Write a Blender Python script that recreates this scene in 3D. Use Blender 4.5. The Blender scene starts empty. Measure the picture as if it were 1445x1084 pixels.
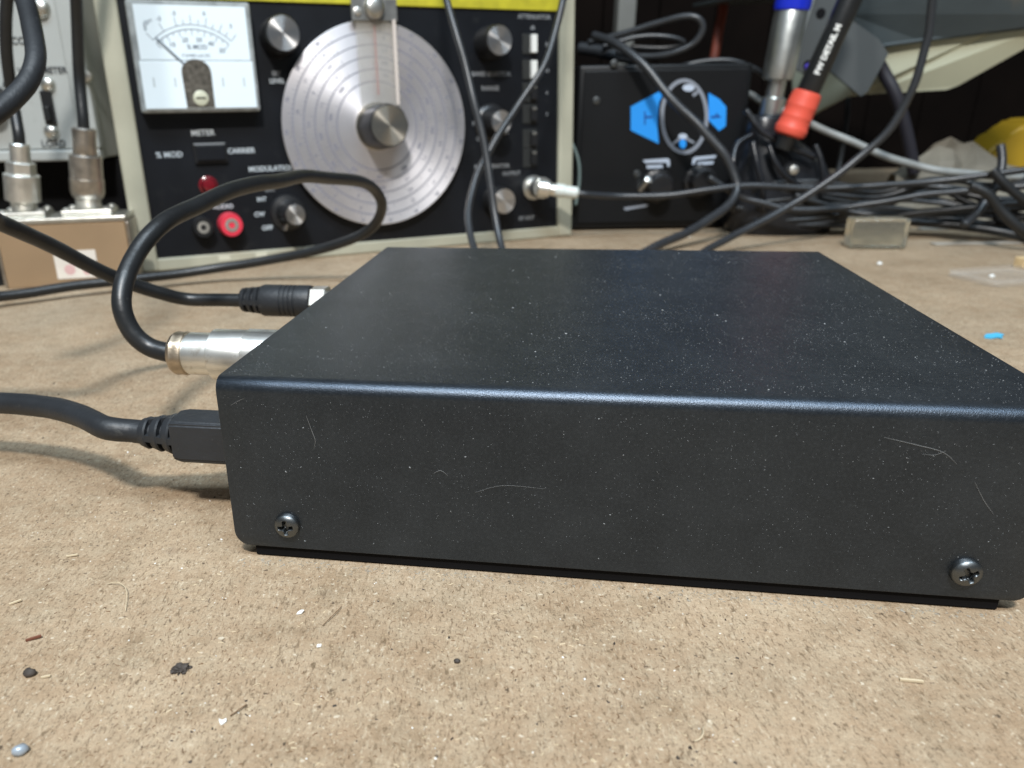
import bpy, bmesh, math, random
from mathutils import Vector, Matrix, Euler, noise
random.seed(7)
S = bpy.context.scene
C = S.collection
MM = 0.001

# ------------------------------------------------------------------ camera
F_PX, PITCH, ROLL, CAM_H, CX, CY = 1074.53, 0.38373, -0.01726, 0.09006, 623.41, 586.63
cam_fwd = Vector((0, math.cos(PITCH), -math.sin(PITCH)))
_r = Vector((1, 0, 0)); _u = _r.cross(cam_fwd)
cam_right = _r * math.cos(ROLL) + _u * math.sin(ROLL)
cam_up = -_r * math.sin(ROLL) + _u * math.cos(ROLL)
cam_pos = Vector((0, 0, CAM_H))
cd = bpy.data.cameras.new('camera')
cam = bpy.data.objects.new('camera', cd); C.objects.link(cam)
cam.matrix_world = Matrix(((cam_right.x, cam_up.x, -cam_fwd.x, 0), (cam_right.y, cam_up.y, -cam_fwd.y, 0),
                           (cam_right.z, cam_up.z, -cam_fwd.z, CAM_H), (0, 0, 0, 1)))
cd.sensor_fit = 'HORIZONTAL'; cd.sensor_width = 36; cd.lens = F_PX / 1445 * 36
cd.shift_x = (722.5 - CX) / 1445; cd.shift_y = (CY - 542) / 1445
cd.clip_start = 0.005; cd.clip_end = 20
cd.dof.use_dof = True; cd.dof.focus_distance = 0.160; cd.dof.aperture_fstop = 22
S.camera = cam

# ------------------------------------------------------------------ light
w = bpy.data.worlds.new('World'); S.world = w; w.use_nodes = True
bg = w.node_tree.nodes['Background']; bg.inputs[0].default_value = (0.80, 0.90, 1.0, 1); bg.inputs[1].default_value = 0.12

def area(name, loc, target, sx, sy, watts, col):
    l = bpy.data.lights.new(name, 'AREA'); l.shape = 'RECTANGLE'; l.size = sx; l.size_y = sy; l.energy = watts; l.color = col
    o = bpy.data.objects.new(name, l); C.objects.link(o); o.location = loc
    o.rotation_euler = (Vector(target) - Vector(loc)).to_track_quat('-Z', 'Y').to_euler()
    return o
area('bench_lamp', (-0.05, -0.50, 1.02), (0, 0.25, 0.0), 0.14, 0.09, 15, (1.0, 0.98, 0.95))
area('ceiling_light_panel', (0.0, -0.45, 1.75), (0, -0.2, 0), 1.9, 0.36, 34, (0.68, 0.85, 1.0))
vs = S.view_settings; vs.view_transform = 'Standard'; vs.look = 'None'; vs.exposure = 0.20; vs.gamma = 1

# ------------------------------------------------------------------ helpers
def ray(px, py):
    return cam_right * ((px - CX) / F_PX) - cam_up * ((py - CY) / F_PX) + cam_fwd
def at(px, py, Y):                       # world point on the sight line at distance Y along the bench
    d = ray(px, py); return cam_pos + d * (Y / d.y)
def on_bench(px, py, z=0.0):
    d = ray(px, py); return cam_pos + d * ((z - CAM_H) / d.z)

def tag(o, label, cat, group=None, kind=None):
    if label: o['label'] = label
    if cat: o['category'] = cat
    if group: o['group'] = group
    if kind: o['kind'] = kind
    return o
def thing(name, label, cat, loc=(0, 0, 0), rot=(0, 0, 0), group=None):
    o = bpy.data.objects.new(name, None); C.objects.link(o); o.location = loc; o.rotation_euler = rot
    o.empty_display_size = 0.01
    return tag(o, label, cat, group)
def basis(o):
    return Matrix.Translation(o.location) @ o.rotation_euler.to_matrix().to_4x4()
def obj(name, bm, mat, parent=None, smooth=False, world=False, auto=None):
    if isinstance(bm, bpy.types.Mesh): me = bm
    else:
        me = bpy.data.meshes.new(name); bmesh.ops.recalc_face_normals(bm, faces=bm.faces); bm.to_mesh(me); bm.free()
    me.materials.clear(); me.materials.append(mat)
    if smooth:
        for p in me.polygons: p.use_smooth = True
        if auto:
            lim = math.radians(auto); b2 = bmesh.new(); b2.from_mesh(me)
            for e in b2.edges:
                if len(e.link_faces) == 2 and e.calc_face_angle(0) > lim: e.smooth = False
            b2.to_mesh(me); b2.free()
    o = bpy.data.objects.new(name, me); C.objects.link(o)
    if parent:
        o.parent = parent
        if world: o.matrix_parent_inverse = (basis(parent)).inverted()
    return o

def add_box(bm, x0, x1, y0, y1, z0, z1, bevel=0, seg=2, M=None):
    b = bmesh.new()
    bmesh.ops.create_cube(b, size=1)
    for v in b.verts:
        v.co = Vector((x0 + (v.co.x + .5) * (x1 - x0), y0 + (v.co.y + .5) * (y1 - y0), z0 + (v.co.z + .5) * (z1 - z0)))
    if bevel: bmesh.ops.bevel(b, geom=list(b.edges), offset=bevel, segments=seg, affect='EDGES', profile=.5)
    merge(bm, b, M)
def merge(bm, b, M=None):
    if M is not None: bmesh.ops.transform(b, matrix=M, verts=b.verts)
    me = bpy.data.meshes.new('tmp'); b.to_mesh(me); b.free(); bm.from_mesh(me); bpy.data.meshes.remove(me)
def box(x0, x1, y0, y1, z0, z1, bevel=0, seg=2, M=None):
    bm = bmesh.new(); add_box(bm, x0, x1, y0, y1, z0, z1, bevel, seg, M); return bm

def frame_from(axis):                     # matrix whose Z is axis
    z = Vector(axis).normalized(); a = Vector((0, 0, 1)) if abs(z.z) < .95 else Vector((1, 0, 0))
    x = a.cross(z).normalized(); y = z.cross(x)
    return Matrix((x, y, z)).transposed().to_4x4()
def add_lathe(bm, prof, loc=(0, 0, 0), axis=(0, 0, 1), seg=32, cap=True, fn=None):
    """prof: list of (radius, height along axis)."""
    M = Matrix.Translation(Vector(loc)) @ frame_from(axis)
    rings = []
    for r, hgt in prof:
        if r < 1e-7: rings.append([bm.verts.new(M @ Vector((0, 0, hgt)))])
        else:
            ring = []
            for i in range(seg):
                a = 2 * math.pi * i / seg; rr = r * (fn(a, hgt) if fn else 1)
                ring.append(bm.verts.new(M @ Vector((rr * math.cos(a), rr * math.sin(a), hgt))))
            rings.append(ring)
    for A, B in zip(rings, rings[1:]):
        if len(A) == 1 and len(B) == 1: continue
        for i in range(seg):
            j = (i + 1) % seg
            if len(A) == 1: bm.faces.new((A[0], B[i], B[j]))
            elif len(B) == 1: bm.faces.new((A[i], A[j], B[0]))
            else: bm.faces.new((A[i], A[j], B[j], B[i]))
    if cap:
        for R in (rings[0], rings[-1]):
            if len(R) > 2: bm.faces.new(R)
    return bm
def lathe(prof, loc=(0, 0, 0), axis=(0, 0, 1), seg=32, cap=True, fn=None):
    return add_lathe(bmesh.new(), prof, loc, axis, seg, cap, fn)

def catmull(pts, n=8):
    pts = [Vector(p) for p in pts]; out = []
    for i in range(len(pts) - 1):
        p0 = pts[max(i - 1, 0)]; p1 = pts[i]; p2 = pts[i + 1]; p3 = pts[min(i + 2, len(pts) - 1)]
        for k in range(n):
            t = k / n
            out.append(0.5 * ((2 * p1) + (p2 - p0) * t + (2 * p0 - 5 * p1 + 4 * p2 - p3) * t * t + (3 * p1 - p0 - 3 * p2 + p3) * t ** 3))
    out.append(pts[-1]); return out
def add_tube(bm, pts, r, seg=14, n=8, smooth=True, wob=0.0, flat=None):
    P = catmull(pts, n) if smooth else [Vector(p) for p in pts]
    if wob:
        m_ = len(P) - 1
        for i in range(len(P)):
            k_ = min(1, i / 14, (m_ - i) / 14); q_ = P[i] * 38
            P[i] = P[i] + Vector((noise.noise(q_), noise.noise(q_ + Vector((9, 0, 0))), noise.noise(q_ + Vector((0, 9, 0))))) * .0011 * k_
    T = [(P[min(i + 1, len(P) - 1)] - P[max(i - 1, 0)]).normalized() for i in range(len(P))]
    up = Vector((0, 0, 1)) if abs(T[0].z) < .9 else Vector((0, 1, 0))
    N = (up - T[0] * up.dot(T[0])).normalized(); prev = None
    for i, (p, t) in enumerate(zip(P, T)):
        N = (N - t * N.dot(t)).normalized(); B = t.cross(N)
        rr = r(i / (len(P) - 1)) if callable(r) else r
        if wob: rr *= 1 + wob * noise.noise(p * 220)
        ring = [bm.verts.new(p + (N * math.cos(a) + B * math.sin(a) * (flat or 1)) * rr) for a in (2 * math.pi * k / seg for k in range(seg))]
        if prev:
            for k in range(seg): bm.faces.new((prev[k], prev[(k + 1) % seg], ring[(k + 1) % seg], ring[k]))
        else: bm.faces.new(ring[::-1])
        prev = ring
    bm.faces.new(prev); return bm
def tube(pts, r, **k): return add_tube(bmesh.new(), pts, r, **k)

def add_prism(bm, poly, depth_vec):
    a = [bm.verts.new(Vector(p)) for p in poly]; b = [bm.verts.new(Vector(p) + Vector(depth_vec)) for p in poly]
    bm.faces.new(a); bm.faces.new(b[::-1]); n = len(a)
    for i in range(n): bm.faces.new((a[i], b[i], b[(i + 1) % n], a[(i + 1) % n]))
    return bm
def prism(poly, depth_vec): return add_prism(bmesh.new(), poly, depth_vec)

def text_mesh(s, size, extrude=0.00004, align='CENTER', bold=0.0):
    c = bpy.data.curves.new('lettering', 'FONT'); c.body = s; c.size = size; c.align_x = align; c.align_y = 'CENTER'
    c.extrude = extrude; c.resolution_u = 2; c.offset = bold
    t = bpy.data.objects.new('lettering', c); C.objects.link(t)
    me = bpy.data.meshes.new_from_object(t)
    bpy.data.objects.remove(t); bpy.data.curves.remove(c)
    return me
FACE = Matrix.Rotation(math.pi / 2, 4, 'X')        # text lying in XY -> upright, facing -Y
def lettering(s, size, loc, parent, mat, M=None, bold=0.0, wide=1.0, name='lettering'):
    me = text_mesh(s, size, bold=bold)
    me.transform(Matrix.Translation(Vector(loc)) @ (M or FACE) @ Matrix.Diagonal((wide, 1, 1, 1)))
    return obj(name, me, mat, parent)

# ------------------------------------------------------------------ materials
def material(name, col, rough=0.5, metal=0.0, bump=None, aniso=None, vary=None, spec=0.5, trans=0.0, alpha=1.0, coat=0, grime=None):
    m = bpy.data.materials.new(name); m.use_nodes = True
    nt = m.node_tree; b = nt.nodes['Principled BSDF']
    b.inputs['Base Color'].default_value = (*col, 1); b.inputs['Roughness'].default_value = rough; b.inputs['Metallic'].default_value = metal
    b.inputs['Specular IOR Level'].default_value = spec; b.inputs['Transmission Weight'].default_value = trans; b.inputs['Alpha'].default_value = alpha
    b.inputs['Coat Weight'].default_value = coat
    tc = nt.nodes.new('ShaderNodeTexCoord')
    if vary:                                   # (scale, amount) brightness variation
        n = nt.nodes.new('ShaderNodeTexNoise'); n.inputs['Scale'].default_value = vary[0]; n.inputs['Detail'].default_value = 6
        nt.links.new(tc.outputs['Object'], n.inputs['Vector'])
        mr = nt.nodes.new('ShaderNodeMapRange'); mr.inputs[1].default_value = .25; mr.inputs[2].default_value = .75
        mr.inputs[3].default_value = 1 - vary[1]; mr.inputs[4].default_value = 1 + vary[1]
        nt.links.new(n.outputs[0], mr.inputs[0])
        mx = nt.nodes.new('ShaderNodeMix'); mx.data_type = 'RGBA'; mx.blend_type = 'MULTIPLY'; mx.inputs[0].default_value = 1
        mx.inputs[6].default_value = (*col, 1); nt.links.new(mr.outputs[0], mx.inputs[7])
        last = mx.outputs[2]
        if grime:                              # (colour, scale, threshold)
            g = nt.nodes.new('ShaderNodeTexNoise'); g.inputs['Scale'].default_value = grime[1]; g.inputs['Detail'].default_value = 8; g.inputs['Roughness'].default_value = .7
            nt.links.new(tc.outputs['Object'], g.inputs['Vector'])
            gr = nt.nodes.new('ShaderNodeMapRange'); gr.inputs[1].default_value = grime[2]; gr.inputs[2].default_value = grime[2] + .2
            nt.links.new(g.outputs[0], gr.inputs[0])
            m2 = nt.nodes.new('ShaderNodeMix'); m2.data_type = 'RGBA'; nt.links.new(gr.outputs[0], m2.inputs[0])
            nt.links.new(last, m2.inputs[6]); m2.inputs[7].default_value = (*grime[0], 1); last = m2.outputs[2]
        nt.links.new(last, b.inputs['Base Color'])
    if bump:                                   # (scale, strength, distance)
        n2 = nt.nodes.new('ShaderNodeTexNoise'); n2.inputs['Scale'].default_value = bump[0]; n2.inputs['Detail'].default_value = 3
        nt.links.new(tc.outputs['Object'], n2.inputs['Vector'])
        bp = nt.nodes.new('ShaderNodeBump'); bp.inputs['Strength'].default_value = bump[1]; bp.inputs['Distance'].default_value = bump[2]
        nt.links.new(n2.outputs[0], bp.inputs['Height']); nt.links.new(bp.outputs[0], b.inputs['Normal'])
    if aniso:
        b.inputs['Anisotropic'].default_value = aniso[0]; b.inputs['Anisotropic Rotation'].default_value = .25
        t = nt.nodes.new('ShaderNodeTangent'); t.direction_type = 'RADIAL'; t.axis = aniso[1]
        nt.links.new(t.outputs[0], b.inputs['Tangent'])
    return m

def bench_material():
    m = bpy.data.materials.new('hardboard'); m.use_nodes = True; nt = m.node_tree; N = nt.nodes; Lk = nt.links
    b = N['Principled BSDF']; b.inputs['Roughness'].default_value = .8; b.inputs['Specular IOR Level'].default_value = .25
    tc = N.new('ShaderNodeTexCoord'); V = tc.outputs['Object']
    def nz(scale, detail=4, rough=.6, dist=0, vec=None):
        n = N.new('ShaderNodeTexNoise'); n.inputs['Scale'].default_value = scale; n.inputs['Detail'].default_value = detail
        n.inputs['Roughness'].default_value = rough; n.inputs['Distortion'].default_value = dist
        Lk.new(vec or V, n.inputs['Vector']); return n.outputs[0]
    def rng(v, a, c, lo=0, hi=1):
        r = N.new('ShaderNodeMapRange'); r.inputs[1].default_value = a; r.inputs[2].default_value = c
        r.inputs[3].default_value = lo; r.inputs[4].default_value = hi; Lk.new(v, r.inputs[0]); return r.outputs[0]
    def mix(f, A, B, mode='MIX'):
        x = N.new('ShaderNodeMix'); x.data_type = 'RGBA'; x.blend_type = mode
        if isinstance(f, float): x.inputs[0].default_value = f
        else: Lk.new(f, x.inputs[0])
        for i, c in ((6, A), (7, B)):
            if isinstance(c, tuple): x.inputs[i].default_value = (*c, 1)
            else: Lk.new(c, x.inputs[i])
        return x.outputs[2]
    def mapped(sx, sy, rot):
        mp = N.new('ShaderNodeMapping'); mp.inputs['Scale'].default_value = (sx, sy, 1); mp.inputs['Rotation'].default_value = (0, 0, rot)
        Lk.new(V, mp.inputs['Vector']); return mp.outputs[0]
    col = mix(rng(nz(26, 5, .6), .32, .68), (.296, .202, .122), (.420, .308, .202))
    col = mix(rng(nz(9, 4, .55, .6), .52, .72, 0, .55), col, (.38, .320, .235))          # greyer worn zones
    col = mix(rng(nz(75, 5, .7), .50, .72, 0, .55), col, (.195, .138, .080))
    col = mix(rng(nz(160, 4, .7), .40, .70, 0, .45), col, (.47, .385, .270))
    for k, (ang, sc) in enumerate(((.5, 1500), (-.9, 1900), (1.9, 1300))):                   # fibres in three directions
        f = nz(1.0, 3, .6, .9, mapped(sc, sc * .38, ang))
        col = mix(rng(f, .58, .69, 0, .72), col, (.135, .092, .052))
        col = mix(rng(f, .39, .27, 0, .52), col, (.60, .51, .375))
    col = mix(rng(nz(650, 3, .65), .63, .71, 0, .9), col, (.075, .052, .034))
    col = mix(rng(nz(60, 6, .75), .66, .78, 0, .65), col, (.13, .10, .07))
    col = mix(rng(nz(760, 2, .5), .34, .26, 0, .7), col, (.66, .58, .45))
    col = mix(rng(nz(17, 8, .72, 1.2), .61, .76, 0, .6), col, (.13, .10, .075))            # old stains
    Lk.new(col, b.inputs['Base Color'])
    bp = N.new('ShaderNodeBump'); bp.inputs['Strength'].default_value = .7; bp.inputs['Distance'].default_value = .0006
    Lk.new(nz(1100, 5, .7), bp.inputs['Height'])
    b2 = N.new('ShaderNodeBump'); b2.inputs['Strength'].default_value = .35; b2.inputs['Distance'].default_value = .002
    Lk.new(nz(120, 4, .6), b2.inputs['Height']); Lk.new(bp.outputs[0], b2.inputs['Normal']); Lk.new(b2.outputs[0], b.inputs['Normal'])
    return m

def powder_material():
    m = material('black_powder_coat', (.0165, .019, .022), .34, spec=.85)
    m.node_tree.nodes['Principled BSDF'].inputs['Specular Tint'].default_value = (.66, .80, 1, 1)       # blue-black sheen
    nt = m.node_tree; N = nt.nodes; Lk = nt.links; b = N['Principled BSDF']
    tc = N.new('ShaderNodeTexCoord')
    n = N.new('ShaderNodeTexNoise'); n.inputs['Scale'].default_value = 5200; n.inputs['Detail'].default_value = 2
    Lk.new(tc.outputs['Object'], n.inputs['Vector'])
    bp = N.new('ShaderNodeBump'); bp.inputs['Strength'].default_value = .9; bp.inputs['Distance'].default_value = .00006
    Lk.new(n.outputs[0], bp.inputs['Height']); Lk.new(bp.outputs[0], b.inputs['Normal'])
    # faint dusty film, patchy
    d = N.new('ShaderNodeTexNoise'); d.inputs['Scale'].default_value = 45; d.inputs['Detail'].default_value = 8; d.inputs['Roughness'].default_value = .75
    Lk.new(tc.outputs['Object'], d.inputs['Vector'])
    r = N.new('ShaderNodeMapRange'); r.inputs[1].default_value = .40; r.inputs[2].default_value = .80; r.inputs[3].default_value = 0; r.inputs[4].default_value = .035
    Lk.new(d.outputs[0], r.inputs[0])
    x = N.new('ShaderNodeMix'); x.data_type = 'RGBA'; x.inputs[6].default_value = (.0040, .0050, .0062, 1); x.inputs[7].default_value = (.34, .37, .39, 1)
    ge = N.new('ShaderNodeNewGeometry'); sp = N.new('ShaderNodeSeparateXYZ'); Lk.new(ge.outputs['Normal'], sp.inputs[0])     # film on up-facing faces: paints in the top's lighter reflection as well as dust
    up = N.new('ShaderNodeMapRange'); up.inputs[1].default_value = .9; up.inputs[2].default_value = 1; up.inputs[3].default_value = 0; up.inputs[4].default_value = .034; Lk.new(sp.outputs[2], up.inputs[0])
    ad = N.new('ShaderNodeMath'); fm = N.new('ShaderNodeTexNoise'); fm.inputs['Scale'].default_value = 1500; fm.inputs['Detail'].default_value = 4; fm.inputs['Roughness'].default_value = .7; Lk.new(tc.outputs['Object'], fm.inputs['Vector'])
    fr = N.new('ShaderNodeMapRange'); fr.inputs[1].default_value = .48; fr.inputs[2].default_value = .75; fr.inputs[3].default_value = 0; fr.inputs[4].default_value = .036; Lk.new(fm.outputs[0], fr.inputs[0])
    a0 = N.new('ShaderNodeMath'); Lk.new(r.outputs[0], a0.inputs[0]); Lk.new(fr.outputs[0], a0.inputs[1]); Lk.new(a0.outputs[0], ad.inputs[0]); Lk.new(up.outputs[0], ad.inputs[1]); Lk.new(ad.outputs[0], x.inputs[0]); Lk.new(x.outputs[2], b.inputs['Base Color'])
    return m

M_bench = bench_material(); M_powder = powder_material()
M_pvc = material('black_pvc', (.013, .014, .015), .38, bump=(400, .25, .0004), vary=(90, .3), grime=((.075, .075, .07), 230, .63))
M_pvc2 = material('matt_black_rubber', (.016, .018, .021), .5, bump=(700, .3, .0004), vary=(60, .35), grime=((.085, .085, .08), 260, .62))
M_greyc = material('grey_cable_jacket', (.028, .030, .033), .34, vary=(60, .3))
M_palec = material('pale_grey_cable_jacket', (.26, .27, .26), .5, vary=(80, .25))
M_nickel = material('nickel', (.88, .87, .82), .38, 1, bump=(350, .12, .0004), vary=(120, .22), grime=((.45, .37, .26), 200, .58))
M_dullnickel = material('tarnished_nickel', (.50, .46, .41), .38, 1, bump=(250, .2, .0005), vary=(150, .35))
M_zinc = material('zinc_screw', (.14, .15, .155), .40, 1, bump=(900, .25, .0002))
M_plate = material('silver_plate', (.66, .65, .60), .36, 1, vary=(110, .25), bump=(300, .15, .0004))
M_cream = material('cream_enamel', (.40, .385, .295), .5, vary=(30, .16), bump=(500, .12, .0004), grime=((.26, .23, .16), 70, .64))
M_panel = material('black_panel', (.0055, .0065, .009), .40, spec=.35, vary=(40, .35), bump=(1200, .1, .0002), grime=((.020, .021, .022), 55, .58))
M_void = material('black_case', (.005, .005, .006), .8, spec=.15, vary=(30, .3))
M_dial = material('brushed_dial', (.80, .775, .80), .45, .8, aniso=(.75, 'Y'), vary=(45, .12), bump=(900, .1, .0002))
M_cap = material('spun_cap', (.74, .68, .58), .26, 1, aniso=(.9, 'Y'))
M_capw = material('spun_cap_bright', (.86, .84, .82), .28, 1, aniso=(.9, 'Y'))
M_knob = material('black_knob', (.014, .014, .015), .33)
M_print = material('white_print', (.55, .60, .63), .6)
M_dimprint = material('worn_print', (.24, .25, .26), .6)
M_ink = material('dial_ink', (.20, .20, .25), .6)
M_inkm = material('meter_ink', (.10, .13, .17), .6)
M_white = material('meter_card', (.76, .85, .90), .35)
M_clear = material('clear_bezel', (.30, .32, .32), .15, coat=.6, vary=(200, .35))
M_yellow = material('yellow_strip', (.46, .41, .02), .55, vary=(140, .18))
M_red = material('red_plastic', (.72, .045, .075), .32)
M_led = material('red_lens', (.16, .006, .012), .15, coat=.5)
M_brown = material('copper_brown_paint', (.36, .245, .145), .42, 0.25, vary=(25, .12), bump=(700, .1, .0003), grime=((.22, .14, .08), 60, .68))
M_grey = material('grey_hammer_paint', (.44, .455, .435), .42, .15, vary=(16, .10), bump=(90, .12, .001), grime=((.33, .33, .30), 40, .6))
M_blueprint = material('blue_print', (.018, .31, .88), .5)
M_blueprint2 = material('dark_blue_print', (.01, .07, .30), .5)
M_greyprint = material('grey_print', (.25, .27, .31), .5)
M_paleprint = material('pale_print', (.50, .56, .66), .5)
M_blackbox = material('black_steel', (.0055, .006, .007), .42, spec=.3, vary=(20, .3))
M_redgrip = material('coral_red_grip', (.76, .10, .06), .5, bump=(300, .2, .0005), vary=(80, .12))
M_bluecap = material('blue_plastic', (.012, .03, .55), .3)
M_tubealu = material('worn_aluminium', (.62, .64, .62), .38, 1, vary=(70, .25), bump=(160, .2, .0006))
M_slate = material('slate_paint', (.060, .075, .080), .42, .1, vary=(14, .35), grime=((.11, .10, .08), 25, .58))
M_plategrey = material('grey_plate_paint', (.075, .083, .085), .5, vary=(20, .15))
M_creamb = material('cream_bracket_paint', (.52, .52, .38), .5, vary=(18, .10), grime=((.33, .30, .20), 55, .68))
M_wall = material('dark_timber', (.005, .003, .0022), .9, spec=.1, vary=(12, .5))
M_redcord = material('rust_cord', (.20, .045, .025), .6, vary=(60, .3))
M_cloth = material('beige_paper', (.20, .18, .14), .75, vary=(25, .25), bump=(120, .4, .002))
M_ycloth = material('mustard_plastic', (.40, .25, .015), .5, vary=(20, .15))
M_chip = material('white_chip', (.78, .78, .74), .5)
M_straw = material('straw_fibre', (.56, .46, .31), .7)
M_dark = material('dark_crumb', (.045, .035, .028), .7, bump=(1500, .6, .0004), vary=(600, .5))
M_brownfib = material('brown_fibre', (.17, .10, .05), .75)
M_dust = material('dust', (.24, .245, .245), .8)
M_dust2 = material('bright_dust', (.30, .305, .30), .8)
M_lint = material('lint', (.17, .17, .165), .8)
M_sky = material('sky_blue_chip', (.08, .45, .70), .4)
M_slug = material('grey_pellet', (.35, .40, .45), .35, .3)
M_wood = material('pale_wood', (.62, .46, .25), .7, vary=(300, .2))
M_label = material('paper_label', (.72, .66, .58), .7, vary=(80, .12))
M_pink = material('pink_print', (.66, .42, .40), .7)
M_cursor = bpy.data.materials.new('cursor_acrylic'); M_cursor.use_nodes = True
_b = M_cursor.node_tree.nodes['Principled BSDF']; _b.inputs['Base Color'].default_value = (.55, .52, .46, 1); _b.inputs['Roughness'].default_value = .15; _b.inputs['Alpha'].default_value = .22
M_acrylic = material('cloudy_acrylic', (.97, .93, .78), .07, trans=.92, bump=(200, .25, .0008), vary=(120, .1))

# ------------------------------------------------------------------ setting
o = obj('bench_top', box(-1.6, 1.6, -.35, 1.15, -.02, 0), M_bench); tag(o, 'brown hardboard bench top strewn with dust and fibres', 'bench', kind='structure')
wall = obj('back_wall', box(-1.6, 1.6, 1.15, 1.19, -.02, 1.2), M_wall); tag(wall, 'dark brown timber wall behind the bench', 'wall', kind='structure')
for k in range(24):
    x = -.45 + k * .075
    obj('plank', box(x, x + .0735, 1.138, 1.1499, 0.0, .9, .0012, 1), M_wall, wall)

# ------------------------------------------------------------------ black enclosure
X0, Y0, YAW, BW, BD, BH, ZB = -.04511, .14321, -.16389, .1560, .15670, .041, .003
T = thing('instrument_enclosure', 'low black powder coated metal enclosure with two screws in its long side', 'enclosure', (X0, Y0, 0), (0, 0, YAW))
def cover_mesh():
    r, rc, th = .0028, .0032, .0012
    prof = []
    for k in range(7): prof.append((0, ZB + rc * (1 - math.cos(k / 6 * math.pi / 2))))
    for k in range(1, 7): prof.append((0, ZB + rc + (BH - r - ZB - rc) * k / 7))
    for k in range(0, 13):
        a = math.pi / 2 * k / 12; prof.append((r - r * math.cos(a), BH - r + r * math.sin(a)))
    for k in range(1, 12): prof.append((r + (BD - 2 * r) * k / 12, BH))
    mir = [(BD - y, z) for y, z in prof if y <= r + 1e-9][::-1]
    prof += mir
    bm = bmesh.new(); rows = []
    nx = 14
    for y, z in prof:
        ins = 0
        if z < ZB + rc: ins = rc - math.sqrt(max(rc * rc - (rc - (z - ZB)) ** 2, 0))
        rows.append([bm.verts.new((ins + (BW - 2 * ins) * i / nx, y, z)) for i in range(nx + 1)])
    for A, B in zip(rows, rows[1:]):
        for i in range(nx): bm.faces.new((A[i], A[i + 1], B[i + 1], B[i]))
    bmesh.ops.recalc_face_normals(bm, faces=bm.faces)
    ref = [f for f in bm.faces if f.calc_center_median().z > BH - 1e-5][0]
    if ref.normal.z < 0: bmesh.ops.reverse_faces(bm, faces=bm.faces)
    return bm
cv = obj('cover', cover_mesh(), M_powder, T, smooth=True, auto=40)
sm = cv.modifiers.new('sheet', 'SOLIDIFY'); sm.thickness = .0012; sm.offset = -1
bv = cv.modifiers.new('edge', 'BEVEL'); bv.width = .00022; bv.segments = 2; bv.limit_method = 'ANGLE'; bv.angle_limit = math.radians(50)
obj('base_plate', box(.0040, BW - .0045, .0008, BD - .0022, .0003, .0029, .0002), M_void, T)  # plate fills the gap in black, also standing in for the contact shadow
obj('end_panel', box(.0015, .0030, .0024, BD - .0024, .0042, BH - .0016), M_powder, T)
obj('end_panel', box(BW - .0030, BW - .0015, .0024, BD - .0024, .0042, BH - .0016), M_powder, T)
for fx in (.014, BW - .014):
    for fy in (.016, BD - .016): obj('rubber_foot', lathe([(.005, 0), (.0055, .0003)], (fx, fy, 0)), M_void, T)
obj('square_socket', box(-.0006, .0014, .0125, .0260, .0130, .0270, .0004), M_void, T)
obj('coax_socket', lathe([(.0062, .0), (.0062, .0035), (.0048, .0036), (.0048, .010)], (.0014, .052, .029), (-1, 0, 0)), M_nickel, T, True, auto=35)
obj('round_socket', lathe([(.0056, 0), (.0056, .002), (.0042, .0022), (.0042, .006)], (.0014, .110, .0300), (-1, 0, 0)), M_nickel, T, True, auto=35)

def screw_mesh(x, z, ang):
    bm = bmesh.new(); R = .0028; NR, NA = 26, 72; rings = []
    for i in range(NR + 1):
        rr = R * i / NR; ring = []
        for j in range(NA):
            a = 2 * math.pi * j / NA
            px, pz = rr * math.cos(a), rr * math.sin(a)
            hgt = .0014 * math.sqrt(max(1 - (rr / R) ** 2.6, 0)) + .0004
            q = Vector((px * math.cos(ang) + pz * math.sin(ang), -px * math.sin(ang) + pz * math.cos(ang)))
            wdt = .00044
            def arm(u, v): return min(1, max(0, (wdt - abs(v)) / .00014)) * min(1, max(0, (.00165 - abs(u)) / .0003))
            cut = max(arm(q.x, q.y), arm(q.y, q.x), min(1, max(0, (.0008 - q.length) / .0003)))
            hgt -= cut * .0013
            if i == NR: hgt = 0
            ring.append(bm.verts.new((x + px, -hgt, z + pz)))
            if i == 0: break
        rings.append(ring)
    for A, B in zip(rings, rings[1:]):
        for j in range(NA):
            k = (j + 1) % NA
            if len(A) == 1: bm.faces.new((A[0], B[j], B[k]))
            else: bm.faces.new((A[j], A[k], B[k], B[j]))
    return bm
obj('screw', screw_mesh(.01221, .00875, .08), M_zinc, T, True, auto=60)
obj('screw', screw_mesh(BW - .01221, .00875, .5), M_zinc, T, True, auto=60)

# dust flecks resting on the cover, and a few lint hairs
def fleck(bm, p, n, t, L, Wd, hgt):
    b = n.cross(t)
    vs = [bm.verts.new(p + t * (L * a) + b * (Wd * c) + n * h) for a, c, h in ((-.5, -.5, 0), (.5, -.3, 0), (.45, .5, 0), (-.4, .4, 0), (0, 0, hgt))]
    for i in range(4): bm.faces.new((vs[i], vs[(i + 1) % 4], vs[4]))
bm = bmesh.new(); bmb = bmesh.new(); rnd = random.Random(3)
def cluster(u, v, s): return noise.noise(Vector((u * s, v * s, 3.1))) * .5 + .5
cnt = 0
while cnt < 11000:
    u, v = rnd.uniform(.001, BW - .001), rnd.uniform(.003, BD - .003)
    if rnd.random() > cluster(u, v, 60) * 1.1 : continue
    a = rnd.uniform(0, 6.28); L = rnd.choice((.00008, .00010, .00012, .00015, .00020)) * rnd.uniform(.75, 1.25)
    if rnd.random() < .012: L *= 2.6
    fleck(bmb if rnd.random() < .14 else bm, Vector((u, v, BH + .00001)), Vector((0, 0, 1)), Vector((math.cos(a), math.sin(a), 0)), L, L * rnd.uniform(.3, .7), L * .3); cnt += 1
cnt = 0
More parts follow.
